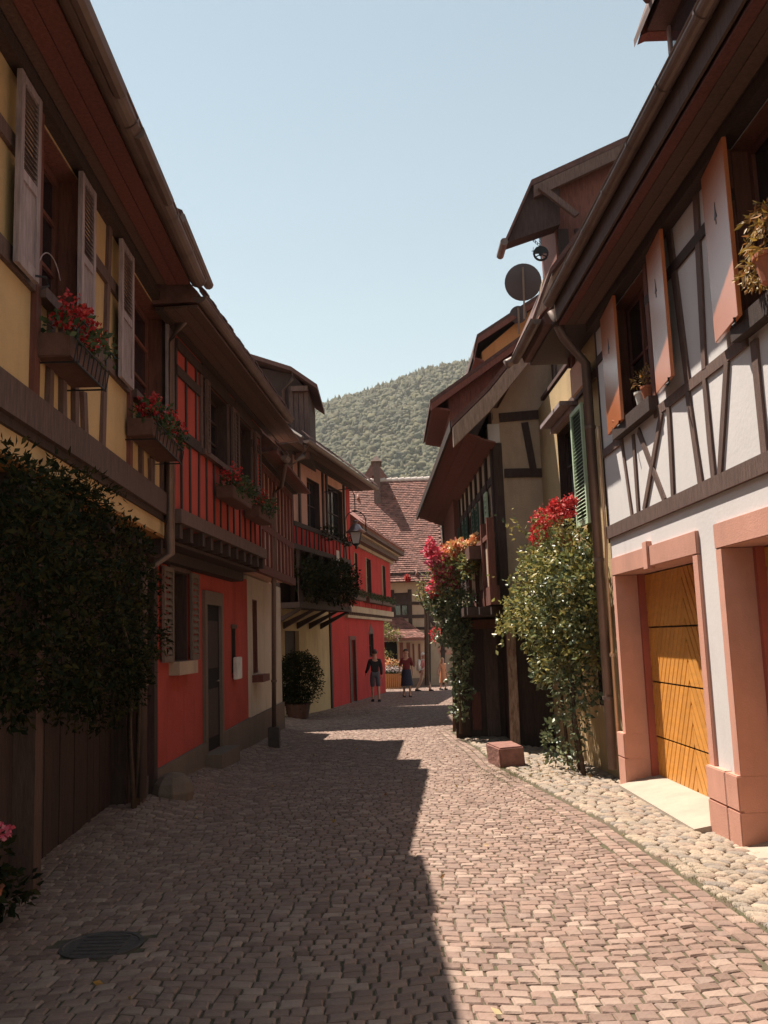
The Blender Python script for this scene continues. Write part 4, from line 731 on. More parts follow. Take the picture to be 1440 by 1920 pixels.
# eaves
a = 0.
for wb, mm in ((.13, M_dark), (.13, M_eave), (.12, M_eave), (.10, M_redboard)): MB().box(R1, ra, rb, 5.56, 5.585, a + .12 - .118, a + wb - .004).build('soffit_board', mm, h6); a += wb
MB().box(R1, ra, rb + .02, 5.60, 5.90, .49, .515).build('fascia', M_eave, h6)
MB().box(R1, ra, rb + .03, 5.905, 5.93, .40, .58).build('verge_flashing', M_gut, h6)
gutter(h6, R1, ra, rb, 5.87, .585, r=.07, step=.85)
SR6 = Fr(R1.P, R1.N, R1.U); MB().prism(SR6, [(.42, 5.60), (.54, 5.95), (-3.6, 10.5), (-7.8, 5.95), (-7.8, 5.60)], ra, rb + .05).build('roof', M_tiledark, h6)
eave_tiles(h6, R1, ra, rb, 5.94, .60)
# sandstone garage surrounds
def surround(o, left_x=None):
    u0, u1, z0, z1 = o; jw = .13
    MB().box(R1, u0 - jw, u1 + jw, z1, z1 + .215, -.46, .035).build('stone_lintel', M_sand, h6, bev=.006)
    c = (u0 + u1) / 2; MB().box(R1, c - .075, c + .075, z1 - .03, z1 + .27, -.02, .06).build('keystone', M_sand, h6, bev=.006)
    for a, b, s in ((u0 - jw, u0, -1), (u1, u1 + jw, 1)):
        MB().box(R1, a, b, -.3, z1 - .003, -.46, .03).build('jamb_stone', M_sand, h6, bev=.005)
        a2, b2 = (a - .33, b + .004) if s < 0 else (a - .004, b + .16)
        for z0_, z1_ in ((-.35, .08), (.085, .372)): MB().box(R1, a2, b2, z0_, z1_, -.45, .065).build('plinth_stone', M_sand, h6, bev=.008)
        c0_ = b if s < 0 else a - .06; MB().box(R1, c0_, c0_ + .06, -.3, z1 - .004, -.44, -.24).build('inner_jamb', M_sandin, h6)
surround(o1); surround(o2)
def garage(o):
    u0, u1, z0, z1 = o; z0 -= .0; cx = (u0 + u1) / 2 + .0; n = 4; H_ = (z1 - z0) / n; rd = -.33
    for k in range(n):
        a, b_ = z0 + k * H_, z0 + (k + 1) * H_ - .012; p = MB().box(R1, u0, u1, a, b_, rd - .04, rd).build('garage_door_panel', M_groove, h6)
    W_ = u1 - u0; sp = .135; hd = W_ / 2; slp = 1.65
    # chevron boards: each board is its own piece between grooves
    for sgn in (-1, 1):
        k = 0; c0 = z0 - hd * slp
        while c0 < z1 + hd * slp:
            for kk in range(n):
                a, b_ = z0 + kk * H_ + .004, z0 + (kk + 1) * H_ - .016; pts = []
                zin0, zin1 = c0 + .021, c0 + sp * slp - .021 # heights of the board at the centre line; falls outward
                poly = [(0., zin0 + 0), (0., zin1), (hd, zin1 + 0 - hd * slp), (hd, zin0 - hd * slp)]
                poly = [(x, z + hd * slp * 0) for x, z in poly]
                def clip(P, z, keep_above):
                    R = []
                    for i in range(len(P)):
                        p, q = P[i], P[(i + 1) % len(P)]; ip = (p[1] >= z) == keep_above; iq = (q[1] >= z) == keep_above
                        if ip: R.append(p)
                        if ip != iq: t = (z - p[1]) / (q[1] - p[1]); R.append((p[0] + t * (q[0] - p[0]), z))
                    return R
                pl = clip(poly, a, True); pl = clip(pl, b_, False) if len(pl) > 2 else []
                if len(pl) > 2: MB().prism(R1, [(cx + sgn * max(.003, min(x, hd - .01)), z) for x, z in pl], rd + .001, rd + .014).build('chevron_board', M_honey, h6)
            c0 += sp * slp
garage(o1); garage(o2)
for o in (o1, o2):
    A4 = [R1.pt(o[0] - .02, G(3, 7) + .10, -.33), R1.pt(o[1] + .02, G(3, 9) + .12, -.33), R1.pt(o[1] - .02, G(3, 9) + .015, .16), R1.pt(o[0] - .02, G(3, 7) + .015, .22)]
    MB().hexa(A4, [np.array(p) - [0, 0, .2] for p in A4]).build('threshold', M_conc, h6)
# dormer on the white roof
ya, yb_ = 6.2, 9.77; q = atY(1253, 62, yb_); t = atY(1197, 45, yb_); w0 = q[0]
d6 = MB().wbox(w0, w0 + 3, ya, yb_, 6.5, t[2] + .9).build('dormer', M_dark, h6)
hood(h6, [(t[0], t[2] - .05), (t[0] + .16, t[2] + .36), (t[0] + .42, t[2] + .95), (t[0] + 3, t[2] + 2.0)], ya - .3, yb_ + .22, .10, M_tiledark)
tz = t[2]; MB().prism(Fr((0, yb_), (1, 0), (0, 1)), [(t[0] + .03, tz - .13), (t[0] + .16, tz + .26), (t[0] + .42, tz + .84), (w0 + .15, tz + .95), (w0 + .15, tz - .09), (t[0] + .12, tz - .09)], .02, .2).build('gable_board', M_redwood, d6)
MB().wbox(t[0] + .10, w0 + .3, ya, yb_ + .2, t[2] - .08, t[2] - .02).build('dormer_soffit', M_brown, d6)
for (yy, ww_) in ((yb_ - .03, .07), (yb_ - 1.25, .10), (yb_ - 1.65, .06)): MB().wbox(w0 - .03, w0 - .001, yy - ww_, yy, 6.6, t[2] - .1).build('window_frame', M_grey, d6)
MB().wbox(w0 - .012, w0 - .002, yb_ - 1.2, yb_ - .12, 6.9, t[2] - .2).build('pane', M_glass, d6)
b = MB(); 
for k in range(20): yy = ya - .3 + k * .18; b.tube([(t[0] - .03, yy, t[2] - .04), (t[0] + .2, yy, t[2] + .36)], .05, 6)
b.build('eave_tiles', M_tiledark, d6, kind='stuff')
# things on the white house
def pot(c, r, h, m=M_terra): return MB().lathe(c, [(r * .7, 0), (r, h), (r * 1.12, h + .005), (r * 1.12, h + .03), (r * .9, h + .03), (r * .85, h - .01)], 14)
dl = R1.pt(R1.u(1458, 590, .12), 4.0, .12); dp = thing('dried_plant_pot', 'bushy golden plant in a pot at the nearest upper window', 'potted plant', dl)
pot(dl, .12, .17).build('pot', M_terra, dp); foliage('leaves', M_dry, dp, [(dl + np.array([0, -.02, .33]), (.13, .22, .20)), (dl + np.array([-.05, .18, .16]), (.09, .15, .13)), (dl + np.array([0, .1, .52]), (.10, .16, .1))], 9500, .07, aspect=.32, droop=.3)
for i, (x, mm, lab) in enumerate(((1201, M_whitec, 'white pot with dry twiggy plant on the sill by the middle shutter'), (1214, M_terra, 'small terracotta pot right of the white pot on sill'))):
    c = R1.pt(R1.u(x, 770, .05), 4.0, .03); H = thing('sill_pot', lab, 'potted plant', c, 'pots on the sill beside the middle orange shutter'); pot(c, .07, .12, mm).build('pot', mm, H)
    foliage('leaves', M_dry, H, [(c + np.array([0, 0, .26]), (.08, .10, .13))], 9000, .04, aspect=.4)
for k in range(3):
    c = R1.pt(f1b - .08 - k * .15, 4.02, .05); o = MB().tube([c, c + np.array([0, .02, .02]), c + np.array([-.05, .1, .03])], .02, 6).build('roof_tile_offcut', M_terra, None, shift=tuple(c)); tag(o, ('small curved clay piece on the sill right beside the white pot', 'middle one of three curved clay pieces on the sill', 'small curved clay piece on the sill nearest the downpipe')[k], 'clay piece', 'clay pieces on the window sill')
# ================================================================ RIGHT: narrow ochre house with green shutter
RB = R1.off(-.06); h7 = thing('narrow_ochre_house', 'narrow ochre house with pale green shutter behind the climbing plant', 'house', (3.5, 11.5, -.2)); v0, v1 = rb, rb + 4.7
wg = (RB.u(1073, 850), RB.u(1047, 850), 3.1, 4.75); wu = (RB.u(1072, 620), RB.u(1054, 600), 5.1, 5.95)
gd = (RB.u(1005, 1300), RB.u(975, 1300), -.4, 1.6); gw = (rb + .5, rb + 1.3, .6, 1.6)
wall(h7, RB, v0, v1, -.6, 5.55, M_och, [wg, gd, gw]); window(h7, RB, *wg, rec=.12, nx=2, nz=3); window(h7, RB, *gw, rec=.1)
MB().box(RB, gd[0], gd[1], -.4, 1.6, -.2, -.12).build('door', M_dark, h7); MB().box(RB, v0, v0 + 1.75, 5.56, 5.60, 0, .6).build('soffit_board', M_dark, h7)
MB().box(RB, RB.u(1097.5, 850, .1), RB.u(1077, 850, .1), 3.08, 4.70, .078, .088).build('shutter_gap_shade', M_black, h7)  # black sheet added behind the slats, painting the shade in their gaps
sh = shutter(h7, RB, RB.u(1098, 850, .1), RB.u(1076, 850, .1), 3.05, 4.72, w=.09, m=M_green, n=30, louv=(.04, 1), label='pale green louvred shutter', th=.04)
MB().box(RB, wg[0] - .55, wg[1] + .05, 4.86, 4.92, -.05, .26).build('window_hood', M_grey, h7); MB().box(RB, wg[0] - .5, wg[1] + .05, 4.78, 4.85, -.05, .10).build('window_lintel', M_grey, h7)
pu0, pu1 = RB.u(1094, 690, .2), RB.u(1070, 720, .2); MB().box(RB, pu0, pu1, RB.z(1093, 720, .2), RB.z(1093, 662, .2), .16, .20).build('flap_panel', M_pinkc, h7)
for k, (xa, ya, xb, yb) in enumerate(((1052, 555, 1066, 690), (1060, 570, 1070, 690), (1066, 600, 1072, 690))):
    p, q = RB.q(xa, ya, .1), RB.q(xb, yb, .1); MB().bar(RB, p, q, .045, .05, .10).build('red_slat', M_redboard, h7)
MB().box(RB, v0 + .02, v0 + .12, 2.7, 5.5, -.02, .05).build('corner_post', M_dark, h7); ubeam(h7, RB, v0, wg[0] - .1, 4.98, .12, m=M_brown)
pipe(h7, [R1.pt(rb + .08, 5.78, .55), R1.pt(rb + .10, 5.42, .4), R1.pt(rb + .22, 5.1, .10), R1.pt(rb + .22, -.1, .10)], .062, m=M_gut, bands=True)
pipe(h7, [R1.pt(rb + .03, 4.2, .045), R1.pt(rb + .03, 4.0, .045), R1.pt(rb + .03, 2.7, .045), R1.pt(rb + .10, 2.4, .045), R1.pt(rb + .10, .2, .045)], .02, m=M_copper, name='thin_pipe')
RE = Fr(R1.P, R1.N, R1.U); e7 = .66; MB().prism(RE, [(e7 - .03, 5.60), (e7, 5.70), (-3.4, 10.0), (-7, 5.7), (-7, 5.6)], v0 + .06, v0 + 1.75).build('roof', M_tiledark, h7); MB().prism(RE, [(-.04, 5.60), (-.04, 5.66), (-2.6, 8.2), (-2.6, 5.6)], v0 + 1.76, v1 - .7).build('roof', M_tiledark, h7)
gutter(h7, R1, v0 + .15, v0 + 1.9, 5.70, e7 + .07, r=.07, step=.8); eave_tiles(h7, R1, v0 + .1, v0 + 1.75, 5.72, e7 + .04, m=M_tilelit)
o = MB().tube([atY(984 - 5 * k, 664 + 2 * k + .4 * k * k * .3, 13.6) for k in range(8)], [.035 + .006 * k for k in range(8)], 8).build('gutter_spout', M_gut, h7, smooth=True)
gb = 'right'
gc = RB.pt(RB.u(1060, 1000, .2), 2.75, .2); hg = thing('geranium_pot', 'terracotta pot of red hanging geraniums below the green shutter', 'potted plant', gc)
pot(gc, .15, .24).build('pot', M_terra, hg); MB().box(RB, RB.u(1085, 1000), RB.u(1020, 1000), 2.68, 2.745, -.02, .36).build('shelf', M_dark, h7)
foliage('leaves', M_vine, hg, [(gc + np.array([0, 0, .34]), (.24, .3, .16)), (gc + np.array([-.12, .5, .15]), (.22, .35, .3)), (atY(1030, 980, 13.1), (.22, .3, .2))], 4500, .055)
P = [blob(c, r, n, .5)[0] for c, r, n in [(atY(1041, 948, 12.75), .085, 190), (atY(1053, 956, 12.64), .075, 150), (atY(1069, 941, 12.52), .095, 210), (atY(1025, 968, 13.1), (.15, .2, .12), 260), (atY(1012, 990, 13.45), (.13, .2, .22), 420), (atY(1005, 1012, 13.57), (.09, .15, .15), 220), (atY(1060, 965, 12.64), (.15, .2, .05), 130), (atY(1031, 970, 12.99), (.2, .25, .15), 160)]]
leaves('blossoms', M_fred, hg, np.concatenate(P), .04, aspect=.9)
# ================================================================ RIGHT: corner house jutting into the street
YC = 15.75; FC = Fr((0, YC), (1, 0), (0, -1)); h8 = thing('corner_timber_house', 'dark timbered corner house jutting into the street with curved red eave', 'house', (2.6, 16, -.3))
cx0 = FC.u(930, 950); cx1 = 3.25; ctop = FC.z(935, 790)
gp = [(cx0, 1.95), (6.4, 1.95), (6.4, 7.25), (4.25, 9.3), (3.05, FC.z(1045, 520)), (FC.u(990, 700), FC.z(990, 668)), (cx0 + .1, FC.z(930, 770)), (cx0, FC.z(930, 800))]
MB().prism(FC, gp, -.3, 0).build('gable_wall', M_tan, h8)
MB().box(FC, cx0 - .005, FC.u(946, 950), 1.95, FC.z(930, 832), -.06, .05).build('corner_post', M_dark, h8)
for (xa, ya, xb, yb, w_, nm) in ((936, 783, 1040, 774, .16, 'beam'), (946, 887, 1040, 886, .15, 'beam'), (984, 792, 1001, 884, .13, 'brace'), (946, 1010, 1045, 1010, .0, '')): 
    if w_: beam(h8, FC, xa, ya, xb, yb, w_, pr=.035, name=nm)
MB().box(FC, FC.u(914, 810), FC.u(936, 810), FC.z(925, 831), FC.z(925, 796), -.04, .045).build('plaster_block', M_white, h8)
pipe(h8, [FC.pt(cx1 - .12, 6.6, .1), FC.pt(cx1 - .12, 6.4, .08), FC.pt(cx1 - .13, 1.9, .08)], .05)
FS = side((cx0, YC), -.0194, -1); Ls = 11.2; ws = [(1. + 2.05 * k, 2. + 2.05 * k, 2.85, 4.2) for k in range(5)]
wall(h8, FS, .0, Ls, 1.95, 5.6, M_tan, ws); 
for w in ws: window(h8, FS, *w, nz=2, rec=.1)
for w in ws:
    for a, b in ((w[0] - .34, w[0] - .02), (w[1] + .02, w[1] + .34)): shutter(h8, FS, a, b, 2.85, 4.2, w=.05, m=M_dgreen if w is not ws[0] or a > w[0] else M_green, n=12, louv=(.04, 1))
for k in range(14): zpost(h8, FS, .08 + k * .84, 2.1, 5.5, .15, pr=.045)
for z in (2.05, 2.75, 4.35, 5.45): MB().box(FS, 0, Ls, z - .07, z + .07, -.03, .03).build('beam', M_dark, h8)
# flared roof
exX = 1.20; ezz = atY(850, 789, 15.15)[2]
pf = [(exX, ezz - .02), (atY(913, 725, 15.15)[0], atY(913, 725, 15.15)[2]), (atY(984, 637, 15.15)[0], atY(984, 637, 15.15)[2]), (3.05, atY(1045, 505, 15.15)[2]), (4.25, 9.45), (6.5, 7.3)]
hood(h8, pf, 15.1, 26.9, .10, M_tiledark, 'roof')
pb = [(p[0] + .02, p[1] - .11) for p in pf]; hood(h8, pb[0:4], 15.04, 15.18, .34, M_barge, 'barge_board')
for k, (a, b, mm) in enumerate(((exX + .04, exX + .26, M_redboard), (exX + .265, exX + .5, M_redboard), (exX + .505, cx0 - .01, M_redwood))):
    z0_ = ezz - .12 - .10 * k; 
    MB().hexa([(a, 15.24, z0_), (b, 15.24, z0_ - .08), (b, 15.24, z0_ - .05), (a, 15.24, z0_ + .03)], [(a - .21, 26.8, z0_), (b - .21, 26.8, z0_ - .08), (b - .21, 26.8, z0_ - .05), (a - .21, 26.8, z0_ + .03)]).build('soffit_board', mm, h8)
MB().hexa([(exX - .02, 15.15, ezz - .17), (exX + .03, 15.15, ezz - .17), (exX + .03, 15.15, ezz + .0), (exX - .02, 15.15, ezz + .0)], [(exX - .24, 26.9, ezz - .17), (exX - .19, 26.9, ezz - .17), (exX - .19, 26.9, ezz), (exX - .24, 26.9, ezz)]).build('fascia', M_dark, h8)
sp = [atY(797, 940, 26.44), atY(799, 962, 26.44), atY(808, 968, 26.44), atY(830, 974, 26.32), atY(838, 985, 26.21), atY(841, 1010, 26.21), atY(843, 1165, 26.21)]; pipe(h8, sp, .085, bands=False)
# ground floor of the corner house
YG = 17.4; FG2 = Fr((0, YG), (1, 0), (0, -1)); q0, q1 = FG2.u(853, 1300), FG2.u(975, 1300)
MB().hexa([(q0, 17.52, -.7), (3.0, 17.52, -.7), (3.6, 24, -.7), (2.25, 24, -.7)], [(q0, 17.52, 1.93), (3.0, 17.52, 1.93), (3.6, 24, 1.93), (2.25, 24, 1.93)]).build('ground_floor_wall', M_dark, h8)
def pan(F, H, x0, x1, y0, y1, w0, w1, m, nm): a, b = F.q(x0, y0, w1), F.q(x1, y1, w1); return MB().box(F, min(a[0], b[0]), max(a[0], b[0]), min(a[1], b[1]), max(a[1], b[1]), w0, w1).build(nm, m, H)
pan(FG2, h8, 883, 905, 1178, 1290, -.12, -.08, M_dark, 'door_upper'); pan(FG2, h8, 884, 904, 1298, 1368, -.12, -.07, M_redboard, 'door_panel'); pan(FG2, h8, 906, 940, 1180, 1385, -.12, -.06, M_brown, 'door_leaf')
pan(FG2, h8, 941, 955, 1165, 1390, -.12, .02, M_dark, 'door_post'); pan(FG2, h8, 853, 882, 1160, 1375, -.12, .0, M_dark, 'door_post'); pan(FG2, h8, 876, 960, 1163, 1177, -.1, .03, M_redwood, 'door_lintel')
pp = atY(965, 1380, 15.91); MB().bar(Fr((0, 15.8), (1, 0), (0, -1)), (atY(964, 1388, 15.79)[0] + .02, -.5), (atY(958, 1190, 15.79)[0], 1.95), .15, -.12, .03).build('peeling_post', mat('peeling_paint', (.50, .36, .27), .9, .3, 7, .8, 30, col2=(.17, .07, .045), stretch=(4, 4, .8)), h8)
MB().hexa([(1.3, 15.5, 1.93), (3.2, 15.5, 1.93), (3.2, 26.8, 1.93), (1.85, 26.8, 1.93), (1.45, 19.5, 1.93)], [(1.3, 15.5, 2.08), (3.2, 15.5, 2.08), (3.2, 26.8, 2.08), (1.85, 26.8, 2.08), (1.45, 19.5, 2.08)]).build('jetty_floor', M_dark, h8)
for k in range(9): x = 1.35 + k * .2; MB().wbox(x, x + .11, 15.3, 15.6, 1.94, 2.07).build('joist_end', M_dark, h8)
MB().wbox(2.15, 3.3, 15.9, 17.4, -.7, 1.93).build('side_wall', M_dark, h8)
# balcony parapet facing the street
FB = side((1.78, 15.15), -.013, -1); 
yy = 0.
for i in range(20):
    wdt = .25 if i < 3 else .17; mm = M_tan if i not in (3, 4) else M_redwood
    MB().box(FB, yy + .008, yy + wdt - .012, 2.42, 3.20 + (0.02 * math.sin(i)), -.03, .0 + rr(0, .012)).build('balcony_plank', M_tan, h8); yy += wdt + .006
bl_ = yy; MB().box(FB, -.06, bl_, 3.21, 3.29, -.06, .05).build('balcony_rail', M_redwood, h8); MB().box(FB, -.06, bl_, 2.10, 2.41, -.1, .04).build('balcony_beam', M_redwood, h8)
for u_ in (-.09, .78, 2.0, 3.2): MB().box(FB, u_, u_ + .09, 2.1, 3.55 if u_ < 1 else 3.25, -.05, .07).build('balcony_post', M_redwood, h8)
MB().wbox(1.80, cx0 + .02, 15.1, 19.4, 2.09, 2.16).build('balcony_floor', M_dark, h8)
hm = thing('balcony_flowers', 'big mass of pink, red and apricot flowers on the wooden balcony', 'flowers', FB.pt(2.2, 2.9, .3)); MB().box(FB, .9, 3.6, 2.95, 3.18, .03, .28).build('trough', M_box, hm)
GB = []
def fl(x, y, r, Y=17.1): return (atY(x, y, Y), (r, r * 1.3, r))
foliage('leaves', M_vine, hm, [fl(860, 1050, .28), fl(835, 1070, .28), (atY(880, 1060, 16.61), (.2, .3, .25)), fl(840, 1100, .25), fl(885, 1040, .2)], 4200, .07)
foliage('blossoms', M_fpink, hm, [fl(822, 1050, .17), fl(830, 1072, .17), fl(825, 1090, .15), fl(840, 1085, .14), fl(803, 1032, .08), fl(812, 1030, .07), fl(808, 1016, .06), fl(815, 1105, .12), fl(853, 1098, .06), fl(850, 1060, .13)], 9500, .075, aspect=.9)
foliage('blossoms', M_fmix, hm, [fl(845, 1038, .18), fl(862, 1028, .16), fl(855, 1045, .16), fl(885, 1025, .12), fl(890, 1012, .09), fl(875, 1045, .12), fl(880, 1060, .12), fl(822, 1112, .1)], 8500, .078, aspect=.9)
foliage('blossoms', M_fred, hm, [fl(832, 1030, .09), fl(815, 1062, .1), fl(875, 1045, .10), fl(888, 1030, .07)], 5000, .05, aspect=.9)
hb_ = thing('hanging_flower_ball', 'red flower ball hanging low beside the vine covered post', 'flowers', atY(817, 1190, 19.89)); foliage('blossoms', M_fred, hb_, [fl(817, 1190, .14, 19.89)], 7000, .05, aspect=.9); foliage('leaves', M_vine, hb_, [fl(822, 1200, .12, 19.89)], 3000, .06); MB().tube([atY(817, 1185, 19.89), atY(822, 1150, 19.89), atY(832, 1120, 19.89)], .008, 5).build('cord', M_black, hb_)
hr = thing('red_blossom', 'single red balloon-like blossom hanging before the tiled roof', 'flowers', atY(764, 1083, 23.4)); foliage('blossoms', M_fred, hr, [(atY(764, 1084, 23.4), (.06, .06, .09))], 30000, .05, aspect=.9)
MB().tube([atY(764, 1080, 23.4), atY(780, 1070, 21.64), atY(800, 1080, 19.89), atY(830, 1100, 18.13)], .005, 5).build('stem', M_stem, hr)
# vine covered post
vb = [fl(825, 1120, .25), fl(850, 1135, .3), fl(870, 1130, .25), fl(840, 1160, .25), fl(860, 1165, .25), fl(815, 1135, .18), fl(845, 1190, .2, 17.08), fl(862, 1200, .22, 17.08), fl(866, 1235, .2, 17.08), fl(858, 1270, .18, 17.08), fl(868, 1300, .17, 17.08), fl(862, 1335, .15, 17.08), fl(832, 1195, .15, 17.2)]
plant('vine_covered_post', 'vine climbing the wooden corner post under the flower balcony', 'climbing plant', atY(864, 1375, 17.08), vb, M_vine2, 3400, .085, [[atY(864, 1376, 17.08), atY(862, 1300, 17.08), atY(866, 1200, 17.08), atY(850, 1140, 17.08)], [atY(852, 1372, 17.2), atY(850, 1260, 17.2), atY(856, 1160, 17.2)]], aspect=.6)
tw = thing('bare_climber', 'thin leafy climber with bare twigs by the end of the street', 'climbing plant', atY(800, 1280, 35.1)); b = MB()
base = atY(801, 1285, 35.1)
b.tube([base, atY(800, 1200, 35.1), atY(799, 1140, 35.1), atY(800, 1100, 35.1)], [.10, .09, .08, .05], 7)
for (x, y) in ((785, 1112), (815, 1105), (793, 1085), (808, 1088), (825, 1120)): b.tube([atY(799, 1145, 35.1), atY((799 + x) / 2, (1145 + y) / 2 + 6, 35.1), atY(x, y, 35.1)], [.05, .04, .02], 6)
b.build('stem', M_stem, tw); foliage('leaves', M_vine, tw, [fl(790, 1115, .3, 35.1), fl(808, 1108, .35, 35.1), (fl(800, 1090, .3, 35.1)), fl(820, 1135, .25, 35.1)], 750, .10, shell=None) if False else foliage('leaves', M_vine, tw, [fl(790, 1115, .28, 35.1), fl(808, 1108, .35, 35.1), fl(800, 1092, .3, 35.1), fl(822, 1135, .25, 35.1)], 700, .12)
# big climbing plant between the houses
def e_(x, y, Y, r, k=1.): return (atY(x, y, Y), (r * .8, r * 1.05, r * k))
bb = [e_(1040, 1075, 13.22, .5), e_(1085, 1050, 12.52, .42), e_(1110, 1090, 12.17, .42), e_(1005, 1110, 13.92, .45), e_(975, 1150, 14.27, .34), e_(1050, 1140, 13.1, .55), e_(1100, 1150, 12.4, .45), e_(1010, 1180, 13.57, .40), e_(1060, 1210, 12.87, .45), e_(1110, 1215, 12.29, .35), e_(1000, 1050, 13.92, .28), e_(1115, 1025, 12.29, .25), e_(1025, 1245, 13.1, .28), e_(945, 1170, 14.51, .16), e_(1130, 1130, 11.93, .28)]
bigp = plant('large_climbing_plant', 'large glossy climbing plant bulging over the doorway beside the white house', 'climbing plant', (2.45, 12.4, G(2.4, 12.4)), bb, M_vine, 4000, .075,
  [[(2.5, 12.2, -.35), (2.45, 12.4, .5), (2.5, 12.6, 1.3), (2.3, 12.8, 2.2)], [(2.55, 12.7, -.35), (2.5, 12.9, .8), (2.3, 13.1, 1.7)], [(2.5, 13.2, -.4), (2.45, 13.2, .7), (2.4, 13.2, 1.5)]], aspect=.6)
foliage('leaves', M_vine2, bigp, [e_(1090, 1090, 12.3, .42), e_(1050, 1160, 12.9, .48), e_(1105, 1165, 12.2, .36), e_(1060, 1260, 12.7, .32), e_(1090, 1290, 12.4, .30), e_(1055, 1325, 12.8, .20), e_(1085, 1350, 12.3, .18, 1.6), e_(1035, 1390, 12.9, .17, 1.6), e_(1070, 1415, 12.4, .16), e_(1015, 1260, 13.3, .22)], 3300, .08, aspect=.6)
P = []; D = []
for k in range(30):
    a = np.array(atY(rr(960, 1130), rr(1000, 1190), 12.87)); c = np.array(atY(1050, 1130, 12.87)); t = (a - c); t = t / np.linalg.norm(t) * .45; s0 = c + (a - c) * 1.0
    for i in range(9): P.append(s0 + t * i / 8 * rr(.6, 1) + np.array([0, 0, -.03 * (i / 8) ** 2])); D.append(t / .45)
leaves('shoots', M_vine, bigp, P, .075, out=D, lean=.4, aspect=.5)
# ================================================================ RIGHT: stepped gables farther along
def gable_house(name, label, Y, V, wallx, m, xr, zfar, sof=M_redwood, base=3.0):
    """V: pixel list of the verge from eave tip up to the right"""
    pts = [atY(x, y, Y) for x, y in V]; H = thing(name, label, 'house', (pts[0][0] + 1.5, Y + 2, -.4)); F = Fr((0, Y + .25), (1, 0), (0, -1)); wx = F.u(*wallx)
    pp_ = [(p[0], p[2]) for p in pts]; s = (pp_[-1][1] - pp_[0][1]) / (pp_[-1][0] - pp_[0][0]); ext = (xr, pp_[-1][1] + s * (xr - pp_[-1][0])); pp_.append(ext)
    hood(H, pp_, Y - .05, Y + 4.5, .10, M_tiledark, 'roof'); hood(H, [(a + .015, b - .105) for a, b in pp_], Y - .08, Y + .03, .16, M_redwood, 'barge_board')
    w_ = [(wx, base), (xr, base), (xr, ext[1] - .15), (wx, pp_[0][1] + s * (wx - pp_[0][0]) - .15)]; MB().prism(F, w_, -3.8, 0).build('gable_wall', m, H)
    hood(H, [(pp_[0][0] + .05, pp_[0][1] - .13), (wx + .02, pp_[0][1] + s * (wx - pp_[0][0]) * .25 - .30)], Y + .04, Y + 4.3, .05, sof, 'soffit'); return H, F, wx, pp_
h9, F9, wx9, p9 = gable_house('overhanging_gable_house', 'brown gabled house with deep boarded overhang behind the corner house', 21.64, [(806, 751), (900, 684)], (843, 800), M_redwood, 4.6, 0)
for k in range(7): a = wx9 + k * .28; MB().box(F9, a, a + .26, 5, p9[0][1] + .7 * (a - p9[0][0]) - .25, .0, .03).build('board', M_redwood, h9)
h10, F10, wx10, p10 = gable_house('orange_gable_house', 'orange plastered gable under red verge boards below the satellite dish', 25.15, [(887, 660), (894, 628), (955, 588), (1026, 542)], (905, 690), M_orange, 6.5, 0, sof=M_redboard)
# hoist dormer
YH = 16.6; h11 = thing('hoist_gable_house', 'tall dark house with hooded hoist dormer and pulley above the street', 'house', (4, 15, -.3)); FH = Fr((0, YH), (1, 0), (0, -1))
a1, a2, a3 = atY(943, 462, YH), atY(992, 351, YH), atY(1200, 256, YH); wq = FH.u(1043, 470)
s = (a3[2] - a2[2]) / (a3[0] - a2[0]); hood(h11, [(a1[0], a1[2]), (a2[0], a2[2])], YH - .3, YH + .22, .10, M_tiledark, 'hood_roof'); hood(h11, [(a2[0] + .003, a2[2]), (a3[0], a3[2]), (8, a3[2] + s * (8 - a3[0]))], YH - .3, YH + 1.7, .12, M_tiledark)
hood(h11, [(a2[0] + .03, a2[2] - .13), (a3[0], a3[2] - .13), (8, a3[2] - .13 + s * (8 - a3[0]))], YH - .32, YH - .22, .24, M_brown, 'barge_board')
MB().prism(FH, [(wq, 5.5), (8, 5.5), (8, a3[2] + s * (8 - a3[0]) - .13), (wq, a2[2] + s * (wq - a2[0]) - .13)], -1.5, 0).build('dormer_wall', M_redwood, h11)
for x in (1046, 1078): u_ = FH.u(x, 450); MB().box(FH, u_, u_ + .2, 5.5, 9.3, .0, .05).build('post', M_dark, h11)
MB().prism(FH, [FH.q(948, 464), FH.q(993, 360), FH.q(1046, 338), FH.q(1046, 430)], -.12, .22).build('hood_boarding', M_dark, h11)
MB().prism(FH, [FH.q(1003, 372), FH.q(1008, 362), FH.q(1078, 418), FH.q(1070, 424)], .33, .42).build('brace', M_brown, h11)
MB().tube([(a1[0] - .02, YH - .35, a1[2] - .06), (a1[0] - .02, YH + .3, a1[2] - .06)], .075, 9).build('gutter', M_gut, h11)
pl = atY(1014, 476, YH + .1); hp = thing('hoist_pulley', 'iron spoked pulley wheel hanging by chains under the hooded dormer', 'pulley', pl)
R_ = .13; b = MB(); C0 = np.array(pl); ring = [C0 + np.array([R_ * math.cos(t), 0, R_ * math.sin(t)]) for t in np.linspace(0, 2 * math.pi, 25)]; b.tube(ring, .022, 6)
for k in range(6): t = k * math.pi / 3 + .52; b.tube([C0, C0 + np.array([R_ * math.cos(t), 0, R_ * math.sin(t)])], .012, 5)
b.tube([C0 - [0, .04, 0], C0 + [0, .04, 0]], .035, 10); b.build('wheel', M_black, hp); b = MB(); ang = np.linspace(.1, math.pi - .1, 12)
b.hexa([C0 + np.array([(R_ + .02) * math.cos(t), -.03, (R_ + .02) * math.sin(t)]) for t in ang], [C0 + np.array([(R_ + .02) * math.cos(t), .03, (R_ + .02) * math.sin(t)]) for t in ang]).build('housing', M_black, hp)
b = MB(); tp = C0 + [0, 0, R_ + .03]
